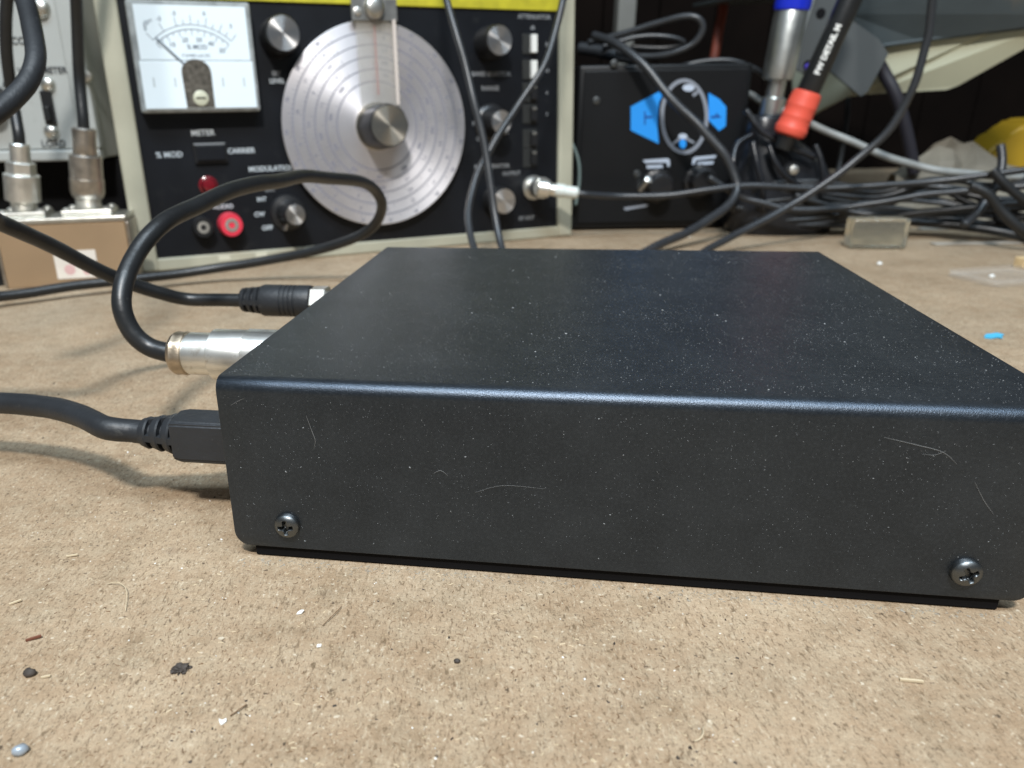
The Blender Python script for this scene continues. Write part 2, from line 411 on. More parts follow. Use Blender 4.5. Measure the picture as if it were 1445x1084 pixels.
while cnt < 2700:
    u, v = rnd.uniform(.001, BW - .001), ZB + .002 + (BH - .0055 - ZB) * rnd.random() ** .75
    if rnd.random() > cluster(u + 9, v, 90) * 1.1: continue
    a = rnd.uniform(0, 6.28); L = rnd.choice((.00006, .00008, .00010, .00012, .00016)) * rnd.uniform(.7, 1.2)
    if rnd.random() < .02: L *= 2.6
    fleck(bmb if rnd.random() < .04 else bm, Vector((u, -.00001, v)), Vector((0, -1, 0)), Vector((math.cos(a), 0, math.sin(a))), L, L * rnd.uniform(.25, .6), L * .3); cnt += 1
d = obj('dust', bm, M_dust, T); d['kind'] = 'stuff'
d = obj('dust', bmb, M_dust2, T); d['kind'] = 'stuff'
def face_px(px, py):                       # picture point -> enclosure long side, local x and z
    ex = Vector((math.cos(YAW), math.sin(YAW), 0)); n = Vector((math.sin(YAW), -math.cos(YAW), 0)); o_ = Vector((X0, Y0, 0))
    r_ = ray(px, py); P = cam_pos + r_ * ((o_ - cam_pos).dot(n) / r_.dot(n)); return Vector(((P - o_).dot(ex), -.00008, P.z))
for pts, r in (([(432, 586), (441, 610), (445, 622), (443, 634)], .00007), ([(1247, 617), (1290, 627), (1330, 638), (1350, 655)], .00007),
               ([(1375, 680), (1388, 706), (1402, 726)], .00006), ([(670, 695), (710, 685), (770, 690)], .00004), ([(326 + 0, 572), (336, 566), (345, 562)], .00004),
               ([(1300, 640), (1318, 642), (1335, 636)], .00004), ([(612, 668), (622, 664), (632, 671)], .00006)):
    obj('lint_hair', tube([face_px(*p) for p in pts], lambda t, r=r: r * .75 * (.35 + .65 * math.sin(math.pi * min(max(t, .02), .98))), seg=5, n=5), M_lint, T)

# ------------------------------------------------------------------ leads plugged into the enclosure
EX = Vector((math.cos(YAW), math.sin(YAW), 0)); EY = Vector((-math.sin(YAW), math.cos(YAW), 0)); OB = Vector((X0, Y0, 0))
def side(s, out, z): return OB + EY * s - EX * out + Vector((0, 0, z))
OUT = -EX
# square plug lead
L1 = thing('square_plug_lead', 'thick black lead with square moulded plug, lowest of three plugged into the enclosure', 'cable', side(.019, .03, 0))
PM = Matrix.Translation(side(.019, 0, .0198)) @ Matrix(((OUT.x, -EY.x, 0, 0), (OUT.y, -EY.y, 0, 0), (0, 0, 1, 0), (0, 0, 0, 1)))
def plug_body():
    bm = bmesh.new()
    secs = [(.0008, .0055, .0052), (.0178, .0055, .0052), (.0200, .0050, .0049)]
    prev = None
    for x, hy, hz in secs:
        c = .0011; ct = .0022
        pts = [(-hy, -hz + c), (-hy + c, -hz), (hy - c, -hz), (hy, -hz + c), (hy, hz - .0006), (hy - .0006, hz), (-hy + ct * 1.6, hz + .0006), (-hy, hz - ct)]
        ring = [bm.verts.new(PM @ Vector((x, y, z))) for y, z in pts]
        if prev:
            for i in range(8): bm.faces.new((prev[i], prev[(i + 1) % 8], ring[(i + 1) % 8], ring[i]))
        else: bm.faces.new(ring)
        prev = ring
    bm.faces.new(prev)
    bmesh.ops.recalc_face_normals(bm, faces=bm.faces)
    bmesh.ops.bevel(bm, geom=[e for e in bm.edges if e.calc_face_angle(0) > .35], offset=.00035, segments=2, affect='EDGES')
    return bm
obj('plug_body', plug_body(), M_pvc2, L1, True, True, auto=35)
def relief(name, M, segs, mat, parent, r0, r1):                 # ribbed strain relief: rings joined by four webs
    x = segs[0]
    core = lathe([(r1 * .80, x), (r1 * .72, segs[1])], M @ Vector((0, 0, 0)), (M.to_3x3() @ Vector((1, 0, 0))), 20)
    c = obj(name, core, mat, parent, True, True, auto=35)
    n = segs[2]; step = (segs[1] - x) / n
    for k in range(n):
        a = x + step * (k + .34); b = x + step * (k + 1); t0 = r0 + (r1 - r0) * k / n; t1 = r0 + (r1 - r0) * (k + 1) / n
        obj('rib', lathe([(t0 * .94, a), (t0, a + step * .12), (t1, b - step * .12), (t1 * .94, b)], M @ Vector((0, 0, 0)), (M.to_3x3() @ Vector((1, 0, 0))), 24), mat, c, True, False, auto=50)
    for k in range(4):
        Mw = M @ Matrix.Rotation(k * math.pi / 2, 4, 'X'); t = .0008
        b = prism([Vector((x, -t, r1 * .4)), Vector((x, -t, r0 * .985)), Vector((segs[1] - .0002, -t, r1 * .99)), Vector((segs[1] - .0002, -t, r1 * .4))], (0, 2 * t, 0))
        bmesh.ops.transform(b, matrix=Mw, verts=b.verts)
        obj('web', b, mat, c)
    return c
relief('strain_relief', PM, (.0196, .0292, 3), M_pvc2, L1, .0049, .0034)
P0 = PM @ Vector((.0278, 0, 0))
obj('cable_jacket', tube([P0, P0 + OUT * .004] + [at(*p) for p in ((150, 606, .1670), (112, 589, .1740), (62, 573, .1830), (0, 566, .1900), (-70, 572, .194), (-160, 590, .196))] + [Vector((-.22, .205, .006)), Vector((-.33, .23, .003)), Vector((-.50, .24, .003))], .00285, seg=20, wob=.03), M_pvc2, L1, True, True)

# coax lead
L2 = thing('coax_lead', 'black coaxial lead with silver plug in the enclosure, looping up over the bench', 'cable', side(.052, .03, 0))
cz = .029; A2 = side(.052, 0, cz)
obj('coupling_nut', lathe([(.0054, .0045), (.0070, .0050), (.0071, .0150), (.0066, .0155)], A2, OUT, 64, fn=lambda a, hh: 1 + .018 * math.cos(28 * a + 900 * hh)), M_nickel, L2, True, True, auto=35)
obj('plug_sleeve', lathe([(.0055, .0145), (.0067, .0148), (.0069, .0153), (.0069, .0246), (.0066, .0249)], A2, OUT, 48), M_nickel, L2, True, True, auto=35)
obj('crimp_collar', lathe([(.0054, .0246), (.0058, .0249), (.0058, .0318), (.0054, .0320), (.0054, .0326)], A2, OUT, 48), M_nickel, L2, True, True, auto=35)
obj('crimp_ring', lathe([(.0050, .0324), (.0058, .0327), (.0060, .0333), (.0058, .0346), (.0060, .0356), (.0052, .0368), (.0030, .0369)], A2, OUT, 48, fn=lambda a, hh: 1 + .012 * math.cos(9 * a)), material('browned_nickel', (.60, .50, .38), .42, 1, vary=(300, .3), bump=(500, .4, .0005)), L2, True, True, auto=35)
P0 = A2 + OUT * .0350
loop = [P0, P0 + OUT * .0040] + [at(*p) for p in ((208, 489, .2015), (184, 467, .2015), (170, 431, .203), (175, 391, .208), (195, 353, .216), (225, 322, .224), (257, 301, .234), (297, 283, .248), (345, 266, .268), (400, 254, .295), (450, 250, .3245),
        (500, 254, .357), (528, 268, .382), (540, 290, .396), (530, 314, .408), (500, 335, .417), (450, 353, .424), (380, 367, .429), (300, 379, .428), (200, 391, .414), (100, 403, .398), (0, 418, .379), (-90, 432, .36))] + [Vector((-.33, .35, .003)), Vector((-.50, .37, .003))]
obj('cable_jacket', tube(loop, .00262, seg=18, n=10, wob=.02), M_pvc, L2, True, True)

# round moulded plug lead
L3 = thing('round_plug_lead', 'black lead with round moulded plug, farthest of three plugged into the enclosure', 'cable', side(.110, .03, 0))
A3 = side(.110, 0, .0300)
PM3 = Matrix.Translation(A3) @ Matrix(((OUT.x, -EY.x, 0, 0), (OUT.y, -EY.y, 0, 0), (0, 0, 1, 0), (0, 0, 0, 1)))
obj('hex_nut', lathe([(.0050, .0105), (.0054, .0110), (.0054, .0158), (.0048, .0163)], A3, OUT, 6), M_plate, L3, False, True)
obj('plug_tip', lathe([(.0036, .004), (.0036, .0107)], A3, OUT, 24), M_nickel, L3, True, True, auto=35)
pr = [(.0030, .0162), (.0052, .0164), (.0054, .0170), (.0054, .0205)]
x = .0205
for k in range(4): pr += [(.0054, x + .0006), (.00515, x + .0008), (.00515, x + .0011), (.0054, x + .0013)]; x += .0016
pr += [(.0054, .0328), (.0051, .0338), (.0046, .0342)]
obj('plug_body', lathe(pr, A3, OUT, 36), M_pvc2, L3, True, True, auto=30)
relief('strain_relief', PM3, (.0338, .0412, 3), M_pvc2, L3, .0047, .0040)
P0 = A3 + OUT * .040
obj('cable_jacket', tube([P0, P0 + OUT * .005] + [at(*p) for p in ((270, 421, .262), (228, 413, .257), (190, 403, .252), (150, 385, .245), (100, 361, .234), (50, 337, .222), (0, 314, .210), (-70, 285, .198))] + [Vector((-.18, .20, .072)), Vector((-.27, .21, .05)), Vector((-.38, .23, .006)), Vector((-.52, .26, .003))], .00228, seg=18, n=10, wob=.02), M_pvc, L3, True, True)

# ------------------------------------------------------------------ signal generator
GA = Vector((-.1762, .4679, 0)); GANG = math.radians(22.294); LEAN = math.radians(3.5)
G = thing('signal_generator', 'black panelled signal generator with big brushed metal tuning dial and cream frame', 'signal generator', GA, (-LEAN, 0, GANG))
def mm(*a): return tuple(v * MM for v in a)
def gbox(x0, x1, y0, y1, z0, z1, bev=0, seg=2): return box(x0 * MM, x1 * MM, y0 * MM, y1 * MM, z0 * MM, z1 * MM, bev * MM, seg)
tl = math.tan(LEAN)
bm = bmesh.new()
add_prism(bm, [mm(-6.5, 2, .3), mm(-6.5, 175, 175 * tl + .3), mm(-6.5, 175, 176), mm(-6.5, 2, 176)], (302.5 * MM, 0, 0))
obj('case', bm, M_cream, G)
obj('front_panel', gbox(1, 288, -1.2, 1.6, 5, 172), M_panel, G)
obj('frame_stile', gbox(-8, 4, -4.2, 12, 0, 178, 1.6, 3), M_cream, G)
obj('frame_stile', gbox(284.6, 296.4, -4.2, 12, 0, 178, 1.6, 3), M_cream, G)
obj('frame_rail', gbox(3.5, 285, -3.4, 12, 0, 7.6, 1.2, 3), M_cream, G)
obj('frame_rail', gbox(3.5, 285, -3.4, 12, 170, 178, 1.2, 3), M_cream, G)
obj('header_strip', gbox(4.6, 284.4, -2.6, -1.0, 150.0, 169.5, .3), M_yellow, G)
YF = (0, -1, 0)
def knob(u, v, h, rc, rs=None, skirt=None, capm=M_capw, pointer=None, flutes=0):
    k = obj('knob', lathe([(x * MM, y * MM) for x, y in ([(skirt, 1.2), (skirt, 2.2), (skirt * .92, 3.4), ((rs or rc) + .6, 4.2)] if skirt else [((rs or rc) + .6, 1.2)])
        + [((rs or rc) + .5, 5), (rc + .5, h - 1), (rc + .2, h - .3), (rc, h)]], mm(u, 0, v), YF, 48, fn=(lambda a, hh: 1 + .018 * math.cos(flutes * a)) if flutes else None), M_knob, G, True, auto=30)
    c = obj('knob_cap', lathe([(0, h * MM), ((rc * .96) * MM, h * MM), ((rc * .97) * MM, (h + .25) * MM), (0, (h + .32) * MM)][1:], mm(u, 0, v), YF, 48), capm, k, True, auto=30)
    if pointer is not None:
        b = bmesh.new(); Mx = Matrix.Translation(Vector(mm(u, 0, v))) @ Matrix.Rotation(pointer, 4, 'Y')
        add_box(b, -.7 * MM, .7 * MM, -(h * .45) * MM, -3 * MM, (rc + .2) * MM, ((skirt or rc) - .5) * MM, M=Mx); obj('pointer', b, M_capw, k)
    return k
# tuning dial
DU, DV, DH = 148.2, 79.6, 8.0
dial = obj('tuning_dial', lathe([(61.0 * MM, DH * MM - .0012), (61.2 * MM, DH * MM - .0003), (60.9 * MM, DH * MM), (.010, DH * MM)], mm(DU, 0, DV), YF, 160), M_dial, G, True, auto=30)
obj('dial_hub', lathe([(9 * MM, 1 * MM), (9 * MM, 8.2 * MM), (14.5 * MM, 8.2 * MM), (14.5 * MM, 9.2 * MM)], mm(DU, 0, DV), YF, 48), M_cap, G, True, auto=30)
rr = random.Random(11)
for R_, n, lab in ((54.5, 60, ('16', '17', '18', '20', '22', '24', '26', '28', '30')), (47.5, 54, ('5', '6', '7', '8', '9', '10', '11', '12')), (40.5, 48, ('1.7', '2', '2.5', '3', '3.5', '4', '4.5')),
                   (33.5, 40, ('500', '600', '700', '900', '1.1', '1.3')), (26.5, 34, ('150', '200', '250', '300', '400'))):
    b = bmesh.new()
    add_lathe(b, [((R_ - .34) * MM, (DH + .02) * MM), ((R_ - .34) * MM, (DH + .07) * MM), ((R_ + .34) * MM, (DH + .07) * MM), ((R_ + .34) * MM, (DH + .02) * MM)], mm(DU, 0, DV), YF, 120, cap=False)
    rg = obj('scale_ring', b, M_ink, dial)
    b = bmesh.new()
    for k in range(n * 2):
        a = 2 * math.pi * k / (n * 2) * .93; L = 3.0 if k % 5 == 0 else 1.8
        Mx = Matrix.Translation(Vector(mm(DU, 0, DV))) @ Matrix.Rotation(a, 4, 'Y')
        add_box(b, -.16 * MM, .16 * MM, -(DH + .07) * MM, -(DH + .02) * MM, R_ * MM, (R_ + L) * MM, M=Mx)
    obj('scale_ticks', b, M_ink, rg)
    meshes = bmesh.new()
    m_ = len(lab) * 2
    for k in range(m_):
        a = 2 * math.pi * (k + .4) / m_ * .93
        t = text_mesh(lab[k % len(lab)], 2.9 * MM, bold=.0001)
        t.transform(Matrix.Translation(Vector(mm(DU, 0, DV))) @ Matrix.Rotation(a, 4, 'Y') @ Matrix.Translation(Vector((0, -(DH + .05) * MM, (R_ + 4.2) * MM))) @ FACE)
        meshes.from_mesh(t); bpy.data.meshes.remove(t)
    obj('scale_numerals', meshes, M_ink, rg)
k = knob(DU + .6, DV - .6, 30, 12.1, 13.2, None, M_cap, flutes=40)
# hairline cursor and its mounting plate
cp = obj('cursor_plate', gbox(135, 164, -12.5, -10.5, 139.5, 152, .4), material('dull_plate', (.24, .24, .23), .4, .6, vary=(150, .3)), G)
obj('plate_screw', lathe([(6.2 * MM, 0), (6.4 * MM, 1.6 * MM), (5.6 * MM, 3.6 * MM), (3.4 * MM, 4.4 * MM), (0.0, 4.6 * MM)], mm(149, -12.4, 146.5), YF, 32), M_plate, cp, True, auto=50)
obj('plate_screw', lathe([(2.4 * MM, 0), (2.4 * MM, .8 * MM), (0.0, 1.6 * MM)], mm(138.5, -12.4, 144.5), YF, 24), M_nickel, cp, True, auto=50)
cw = obj('cursor_window', gbox(137.5, 163.5, -11.6, -10.4, 90, 139.3), M_cursor, G)
obj('hairline', gbox(160.6, 162.4, -12.6, -11.7, 92, 140.5), material('pale_line', (.66, .58, .52), .5), cw)
obj('red_reflection', gbox(149.0, 149.9, -10.38, -10.2, 98, 138), material('reflection_red', (.45, .10, .10), .5), cw)  # red reflection in the window, modelled as a thin coloured strip
# meter
mt = obj('panel_meter', gbox(7.6, 74.6, -12, -1, 89.6, 147.6, 1.6, 3), M_clear, G)
obj('meter_card', gbox(11.2, 71.6, -12.3, -11.8, 117.2, 145.0), M_white, mt)
obj('meter_cover', gbox(10.2, 72.6, -12.7, -11.8, 91.5, 116.6, .3), M_white, mt)
b = bmesh.new()
AC = (40.6, 103.5)                                # pivot of the needle
arch = [(40.2 + 8.2 * math.cos(a), 110.6 + 7.0 * math.sin(a)) for a in [math.pi * i / 14 for i in range(15)]] + [(32.6, 92), (48.2, 92)]
add_prism(b, [mm(x, -12.75, z) for x, z in arch], (0, -.15 * MM, 0)); obj('movement_window', b, material('smoky_window', (.10, .09, .075), .2, vary=(400, .6)), mt)
b = lathe([(4.2 * MM, 0), (4.2 * MM, .8 * MM), (3.6 * MM, 1.1 * MM), (0, 1.2 * MM)], mm(40.8, -12.9, 97.0), YF, 28); obj('zero_screw', b, material('ivory_screw', (.55, .55, .42), .4), mt, True, auto=40)
obj('zero_slot', gbox(38.0, 43.6, -14.25, -14.05, 96.6, 97.4), M_void, mt)
def arc_strip(R1, R2, a0, a1, n=26, y=-12.36):
    b = bmesh.new(); pr = None
    for i in range(n + 1):
        a = a0 + (a1 - a0) * i / n
        q = [b.verts.new(mm(AC[0] + R_ * math.cos(a), y, AC[1] + R_ * math.sin(a))) for R_ in (R1, R2)]
        if pr: b.faces.new((pr[0], pr[1], q[1], q[0]))
        pr = q
    return b
A0, A1 = math.radians(132), math.radians(48)
obj('scale_arc', arc_strip(31.6, 32.0, A0, A1), M_inkm, mt); obj('scale_arc', arc_strip(29.2, 29.7, A0, A1), M_inkm, mt)
b = bmesh.new()
for i in range(13):
    a = A0 + (A1 - A0) * i / 12
    for R1, R2, on in ((27.6 if i % 2 else 26.2, 29.2, True), (32, 34.5 if i % 2 else 36.5, i % 2 == 0 or i > 3)):
        if not on: continue
        c_, s_ = math.cos(a), math.sin(a); wd = .17
        add_prism(b, [mm(AC[0] + R_ * c_ + k * wd * s_, -12.34, AC[1] + R_ * s_ - k * wd * c_) for R_, k in ((R1, -1), (R1, 1), (R2, 1), (R2, -1))], (0, -.04 * MM, 0))
obj('scale_ticks', b, M_inkm, mt)
for s_, a in (('10', 118), ('20', 100), ('30', 82), ('40', 66), ('50', 50)):
    lettering(s_, 3.4 * MM, mm(AC[0] + 24.2 * math.cos(math.radians(a)), -12.36, AC[1] + 24.2 * math.sin(math.radians(a))), mt, M_inkm, name='scale_numeral', bold=.00006)
for s_, a in (('0', 130), ('-5', 116), ('-3', 103), ('0', 78), ('3', 55)):
    lettering(s_, 3.2 * MM, mm(AC[0] + 38.2 * math.cos(math.radians(a)), -12.36, AC[1] + 38.2 * math.sin(math.radians(a))), mt, M_inkm, name='scale_numeral', bold=.00005)
lettering('dBm', 3.2 * MM, mm(17.5, -12.36, 136), mt, M_inkm, FACE @ Matrix.Rotation(.6, 4, 'Z'))
lettering('% MOD', 3.4 * MM, mm(42.5, -12.36, 123.8), mt, M_inkm, bold=.00006)
lettering('F S=500 mA DC', 2.3 * MM, mm(41.5, -12.36, 119.4), mt, M_inkm, bold=.00003)
b = bmesh.new(); add_prism(b, [mm(20.6, -13.0, 127.9), mm(21.2, -13.0, 128.3), mm(34.6, -13.0, 115.2), mm(33.8, -13.0, 114.6)], (0, -.2 * MM, 0)); obj('needle', b, M_inkm, mt)
for u in (16, 27.5, 54, 66): obj('cover_mark', gbox(u, u + .9, -12.78, -12.69, 103, 108), material('grey_mark', (.45, .5, .52), .6) if u == 16 else bpy.data.materials['grey_mark'], mt)
# small controls
knob(91.2, 131.0, 18, 9.6, 10.6, None)
knob(231.2, 129.2, 18, 9.0, 10.2, None)
knob(231.8, 80.0, 18, 7.4, 9.0, 12.5, pointer=2.2)
knob(234.2, 28.8, 16, 8.4, 9.6, None)
knob(86.6, 29.4, 24, 6.1, 7.2, 11.5, pointer=math.radians(205))
rk = obj('rocker_switch', gbox(33.8, 53.2, -3.6, -1, 61.5, 73, .5), M_knob, G)
obj('rocker', gbox(35.2, 51.8, -5.0, -3.4, 63, 71.6, .4), M_panel, rk)
obj('rocker_edge', gbox(34.2, 52.0, -3.95, -3.55, 71.9, 72.7), M_dimprint, rk)
obj('red_lamp', lathe([(5.6 * MM, .001), (5.6 * MM, .0026), (4.6 * MM, .0030), (4.5 * MM, .006), (3.4 * MM, .0084), (0, .0092)], mm(39.6, 0, 48.6), YF, 32), M_led, G, True, auto=50)
def jack(u, v, mat, r, h):
    j = obj('banana_jack', lathe([(r * MM, .001), (r * MM, h * .55 * MM), (r * .88 * MM, h * MM), (r * .55 * MM, h * MM)], mm(u, 0, v), YF, 36), mat, G, True, auto=35)
    obj('jack_ring', lathe([(r * .55 * MM, (h - .5) * MM), (r * .55 * MM, (h + .3) * MM), (r * .26 * MM, (h + .3) * MM), (r * .26 * MM, (h - 3) * MM)], mm(u, 0, v), YF, 28, cap=False), M_nickel, j, True, auto=35)
    obj('jack_hole', lathe([(r * .27 * MM, (h - 3.2) * MM), (r * .27 * MM, (h - 2.9) * MM)], mm(u, 0, v), YF, 20), M_void, j)
jack(32.8, 24.6, M_knob, 6.4, 10); jack(49.4, 25.0, M_red, 7.4, 12)
for i, v in enumerate((129.6, 113.6, 99.2, 85.4, 69.2, 56.4)):
    sw = obj('slide_switch', gbox(256.6, 267.8, -2.0, -1, v - 6.2, v + 6.2, .3), material('switch_recess', (.022, .023, .022), .5) if i == 0 else bpy.data.materials['switch_recess'], G)
    if i < 2: obj('slider', gbox(262.2, 266.4, -5.0, -1.9, v - 5.6, v + 5.6, .4), M_chip, sw)
    else:
        obj('slider', gbox(262.0, 266.6, -5.0, -1.9, v - 4.6, v + 4.6, .4), M_knob, sw)
        obj('slider_glint', gbox(262.6, 265.6, -5.35, -4.95, v + 2.4, v + 4.2, .2), M_plate, sw)
# RF socket and its plug's panel half
so = obj('coax_socket', lathe([(8.4 * MM, .001), (8.4 * MM, .003), (6.4 * MM, .0032), (6.4 * MM, .010), (7.2 * MM, .0102), (7.2 * MM, .016), (5.2 * MM, .0162)], mm(264.5, 0, 36), YF, 36), M_nickel, G, True, auto=35)
for s_, u, v, sz, mt_ in (('METER', 40.6, 78.6, 4.6, M_print), ('% MOD', 19.8, 66.9, 4.6, M_print), ('CARRIER', 61.9, 67.8, 4.2, M_print), ('MODULATION', 79.4, 56.7, 4.3, M_print),
        ('SET', 88.2, 111.2, 3.6, M_dimprint), ('LEVEL', 88.2, 107.0, 3.6, M_print), ('AUDIO', 47.0, 35.6, 3.8, M_print),
        ('EXT', 77.0, 44.2, 3.6, M_dimprint), ('INT', 71.0, 38.6, 3.6, M_print), ('CW', 68.6, 29.6, 3.8, M_print), ('OFF', 72.6, 21.0, 4.0, M_print), ('ON', 88, 48.4, 3.4, M_dimprint),
        ('ATTENUATOR', 266, 146.2, 3.8, M_dimprint), ('dB', 264.6, 139.6, 3.2, M_dimprint), ('BAND SELECTOR', 233, 110.9, 3.8, M_dimprint), ('RANGE', 232, 102.0, 4.0, M_dimprint),
        ('RF GENERATOR', 232.4, 51.8, 3.8, M_dimprint), ('OUTPUT', 247.5, 46.4, 3.6, M_dimprint), ('RF OUT', 259.5, 15.0, 3.6, M_dimprint),
        ('10', 276, 113, 3.0, M_dimprint), ('20', 276, 129.6, 3.0, M_dimprint), ('6', 276, 99, 3.0, M_dimprint), ('3', 276, 85, 3.0, M_dimprint), ('A', 222, 90, 3.2, M_dimprint), ('B', 219, 80, 3.2, M_dimprint), ('C', 222, 70, 3.2, M_dimprint)):
    lettering(s_, sz * MM, mm(u, -1.26, v), G, mt_, bold=.00008)
for u in (40, 63, 90): obj('frame_wear', gbox(u, u + 7, -3.5, -3.38, 3.6, 6.2), material('bare_enamel', (.62, .60, .48), .5) if u == 40 else bpy.data.materials['bare_enamel'], G)

# ------------------------------------------------------------------ lead on the generator output
GM = Matrix.Translation(GA) @ Euler((-LEAN, 0, GANG)).to_matrix().to_4x4()
sock = GM @ Vector(mm(264.5, -16, 36))
L4 = thing('output_lead', 'grey coaxial lead with pale boot screwed to the generator output socket', 'cable', sock)
end = at(818, 273, sock.y - .004); dirn = (end - sock).normalized()
obj('elbow_plug', lathe([(.0048, -.004), (.0060, -.003), (.0060, .004), (.0042, .0052), (.0042, .010)], sock + Vector((0, -.0015, 0)), dirn, 32), M_nickel, L4, True, True, auto=35)
obj('plug_boot', lathe([(.0040, .0085), (.0046, .0090), (.0046, .0145), (.0041, .0150), (.0041, .0235), (.0026, .0250)], sock + Vector((0, -.0015, 0)), dirn, 28), material('pale_boot', (.66, .70, .66), .45), L4, True, True, auto=35)
obj('cable_jacket', tube([sock + dirn * .023, end + dirn * .006] + [at(*p) for p in ((870, 277, .560), (940, 276, .553), (1000, 268, .548), (1060, 262, .545), (1150, 266, .54), (1240, 262, .53), (1330, 255, .52), (1445, 240, .50), (1540, 226, .48))], .0022, seg=12, n=8), M_greyc, L4, True, True)

# ------------------------------------------------------------------ grey test meter, black case below, brown coupler
GY = .500
def gp(px, py, y=GY): return at(px, py, y)
rx = gp(146, 226).x; zb_ = gp(100, 227).z
K = thing('grey_test_meter', 'grey painted test meter standing behind the small brown box, lettered panel', 'meter', (rx, GY, zb_))
def kbox(x0, x1, y0, y1, z0, z1, bev=0): return box(x0, x1, GY + y0, GY + y1, z0, z1, bev)
obj('case', kbox(rx - .145, rx - .0015, .004, .13, zb_ + .001, zb_ + .135, .001), M_grey, K, False, True)
obj('front_panel', kbox(rx - .142, rx - .0125, .0, .0038, zb_ + .0072, zb_ + .132, .0004), M_grey, K, False, True)
obj('bottom_lip', kbox(rx - .146, rx - .0005, -.0025, .0038, zb_, zb_ + .0066, .0012), M_grey, K, False, True)
obj('side_trim', kbox(rx - .0118, rx, -.0025, .0038, zb_ + .0069, zb_ + .132, .0012), M_grey, K, False, True)
a = gp(57, 128); c_ = gp(82, 176)
sb = obj('slide_switch', kbox(a.x, c_.x, -.0022, -.0003, c_.z, a.z, .0006), M_knob, K, False, True)
t_ = obj('slider', kbox(a.x + .0016, c_.x - .0016, -.0058, -.0023, c_.z + .0025, c_.z + .0105, .0006), M_pvc, sb)
for px, py in ((68, 119), (73, 186)):
    q = gp(px, py); obj('round_head_screw', lathe([(.0046, .0), (.0042, .0015), (.0026, .0028), (0, .0032)], (q.x, GY - .0003, q.z), YF, 28), M_plate, K, True, True, auto=50)
q = gp(58, 12); obj('round_head_screw', lathe([(.0056, .0), (.0050, .002), (.0030, .0034), (0, .0038)], (q.x, GY - .0003, q.z), YF, 28), M_plate, K, True, True, auto=50)
q = gp(126, 108); obj('round_head_screw', lathe([(.0034, .0), (.0030, .0014), (0, .0022)], (q.x, GY - .003, q.z), YF, 20), M_plate, K, True, True, auto=50)
q = gp(4, 140); obj('dark_knob', lathe([(.008, 0), (.0075, .012), (.006, .013), (0, .0132)], (q.x - .004, GY - .0003, q.z), YF, 28), M_knob, K, True, True, auto=40)
M_gink = material('grey_panel_ink', (.05, .055, .06), .6)
for s_, px, py, sz in (('SCOPE', 30, 58, .0056), ('WATTMETER', 60, 100, .0050), ('LOAD', 76, 203, .0056), ('AF', 10, 118, .005)):
    q = gp(px, py); me = text_mesh(s_, sz, bold=.0001); me.transform(Matrix.Translation((q.x, GY - .00045, q.z)) @ FACE); obj('lettering', me, M_gink, K, False, True)
EC = obj('equipment_case', box(rx - .20, rx + .022, .525, .66, 0, zb_ - .0005, .001), M_void); tag(EC, 'black equipment case under the grey test meter, mostly hidden in shadow', 'case')

bl = on_bench(12, 408); br = on_bench(190, 398); bang = math.atan2(br.y - bl.y, br.x - bl.x); bw = (br - bl).length
K2 = thing('coupler_box', 'small copper brown metal box with two silver sockets on its lid', 'metal box', bl, (0, 0, bang))
bhh = .0345
obj('case', box(0, bw, 0, .030, .0, bhh, .0006), M_brown, K2)
obj('side_plate', box(bw + .0001, bw + .0018, .0004, .0296, .001, bhh - .0005, .0004), M_dullnickel, K2)
obj('side_plate', box(-.0018, -.0001, .0004, .0296, .001, bhh - .0005, .0004), M_dullnickel, K2)
obj('lid', box(-.0012, bw + .0012, -.0008, .0306, bhh + .0001, bhh + .0030, .0006), M_plate, K2)
obj('knurled_nut', lathe([(.004, 0), (.004, .004), (.003, .005)], (bw + .0018, .012, .017), (1, 0, 0), 20), M_nickel, K2, True, auto=35)
obj('knurled_nut', lathe([(.005, 0), (.005, .004), (.003, .005)], (-.0018, .012, .020), (-1, 0, 0), 20), M_nickel, K2, True, auto=35)
b = box(.0268, .049, -.0004, -.0001, .004, .0195); lb = obj('paper_label', b, M_label, K2)
for x_, z_, w_ in ((.034, .009, .006), (.040, .012, .004), (.043, .008, .005)):
    obj('label_mark', lathe([(w_ / 2, 0), (0, .0001)], (x_, -.0004, z_), YF, 9), M_pink, lb)
BMx = Matrix.Translation(bl) @ Matrix.Rotation(bang, 4, 'Z')
sx_ = []
for px, pw in ((40, .0175), (126, .019)):
    t_ = at(px, 292, .448); lx = (BMx.inverted() @ Vector((t_.x, t_.y, 0))).x
    sx_.append(lx)
    fl = obj('socket_flange', box(lx - pw * .72, lx + pw * .72, .0055, .0255, bhh + .0031, bhh + .0060, .0008), M_plate, K2)
    for ax in (-1, 1):
        for ay in (.0080, .0230): obj('flange_screw', lathe([(.0022, 0), (.0020, .001), (0, .0016)], (lx + ax * pw * .55, ay, bhh + .0060), (0, 0, 1), 14), M_nickel, fl, True, auto=50)
    pr = [(.0062, 0)]
    for i in range(5): pr += [(.0070, .0006 + i * .0013), (.0062, .0012 + i * .0013)]
    pr += [(.0062, .0085)]
    obj('threaded_socket', lathe(pr, (lx, .0155, bhh + .006), (0, 0, 1), 32), M_nickel, K2, True, auto=30)
def bxw(lx, z): return BMx @ Vector((lx, .0155, z))
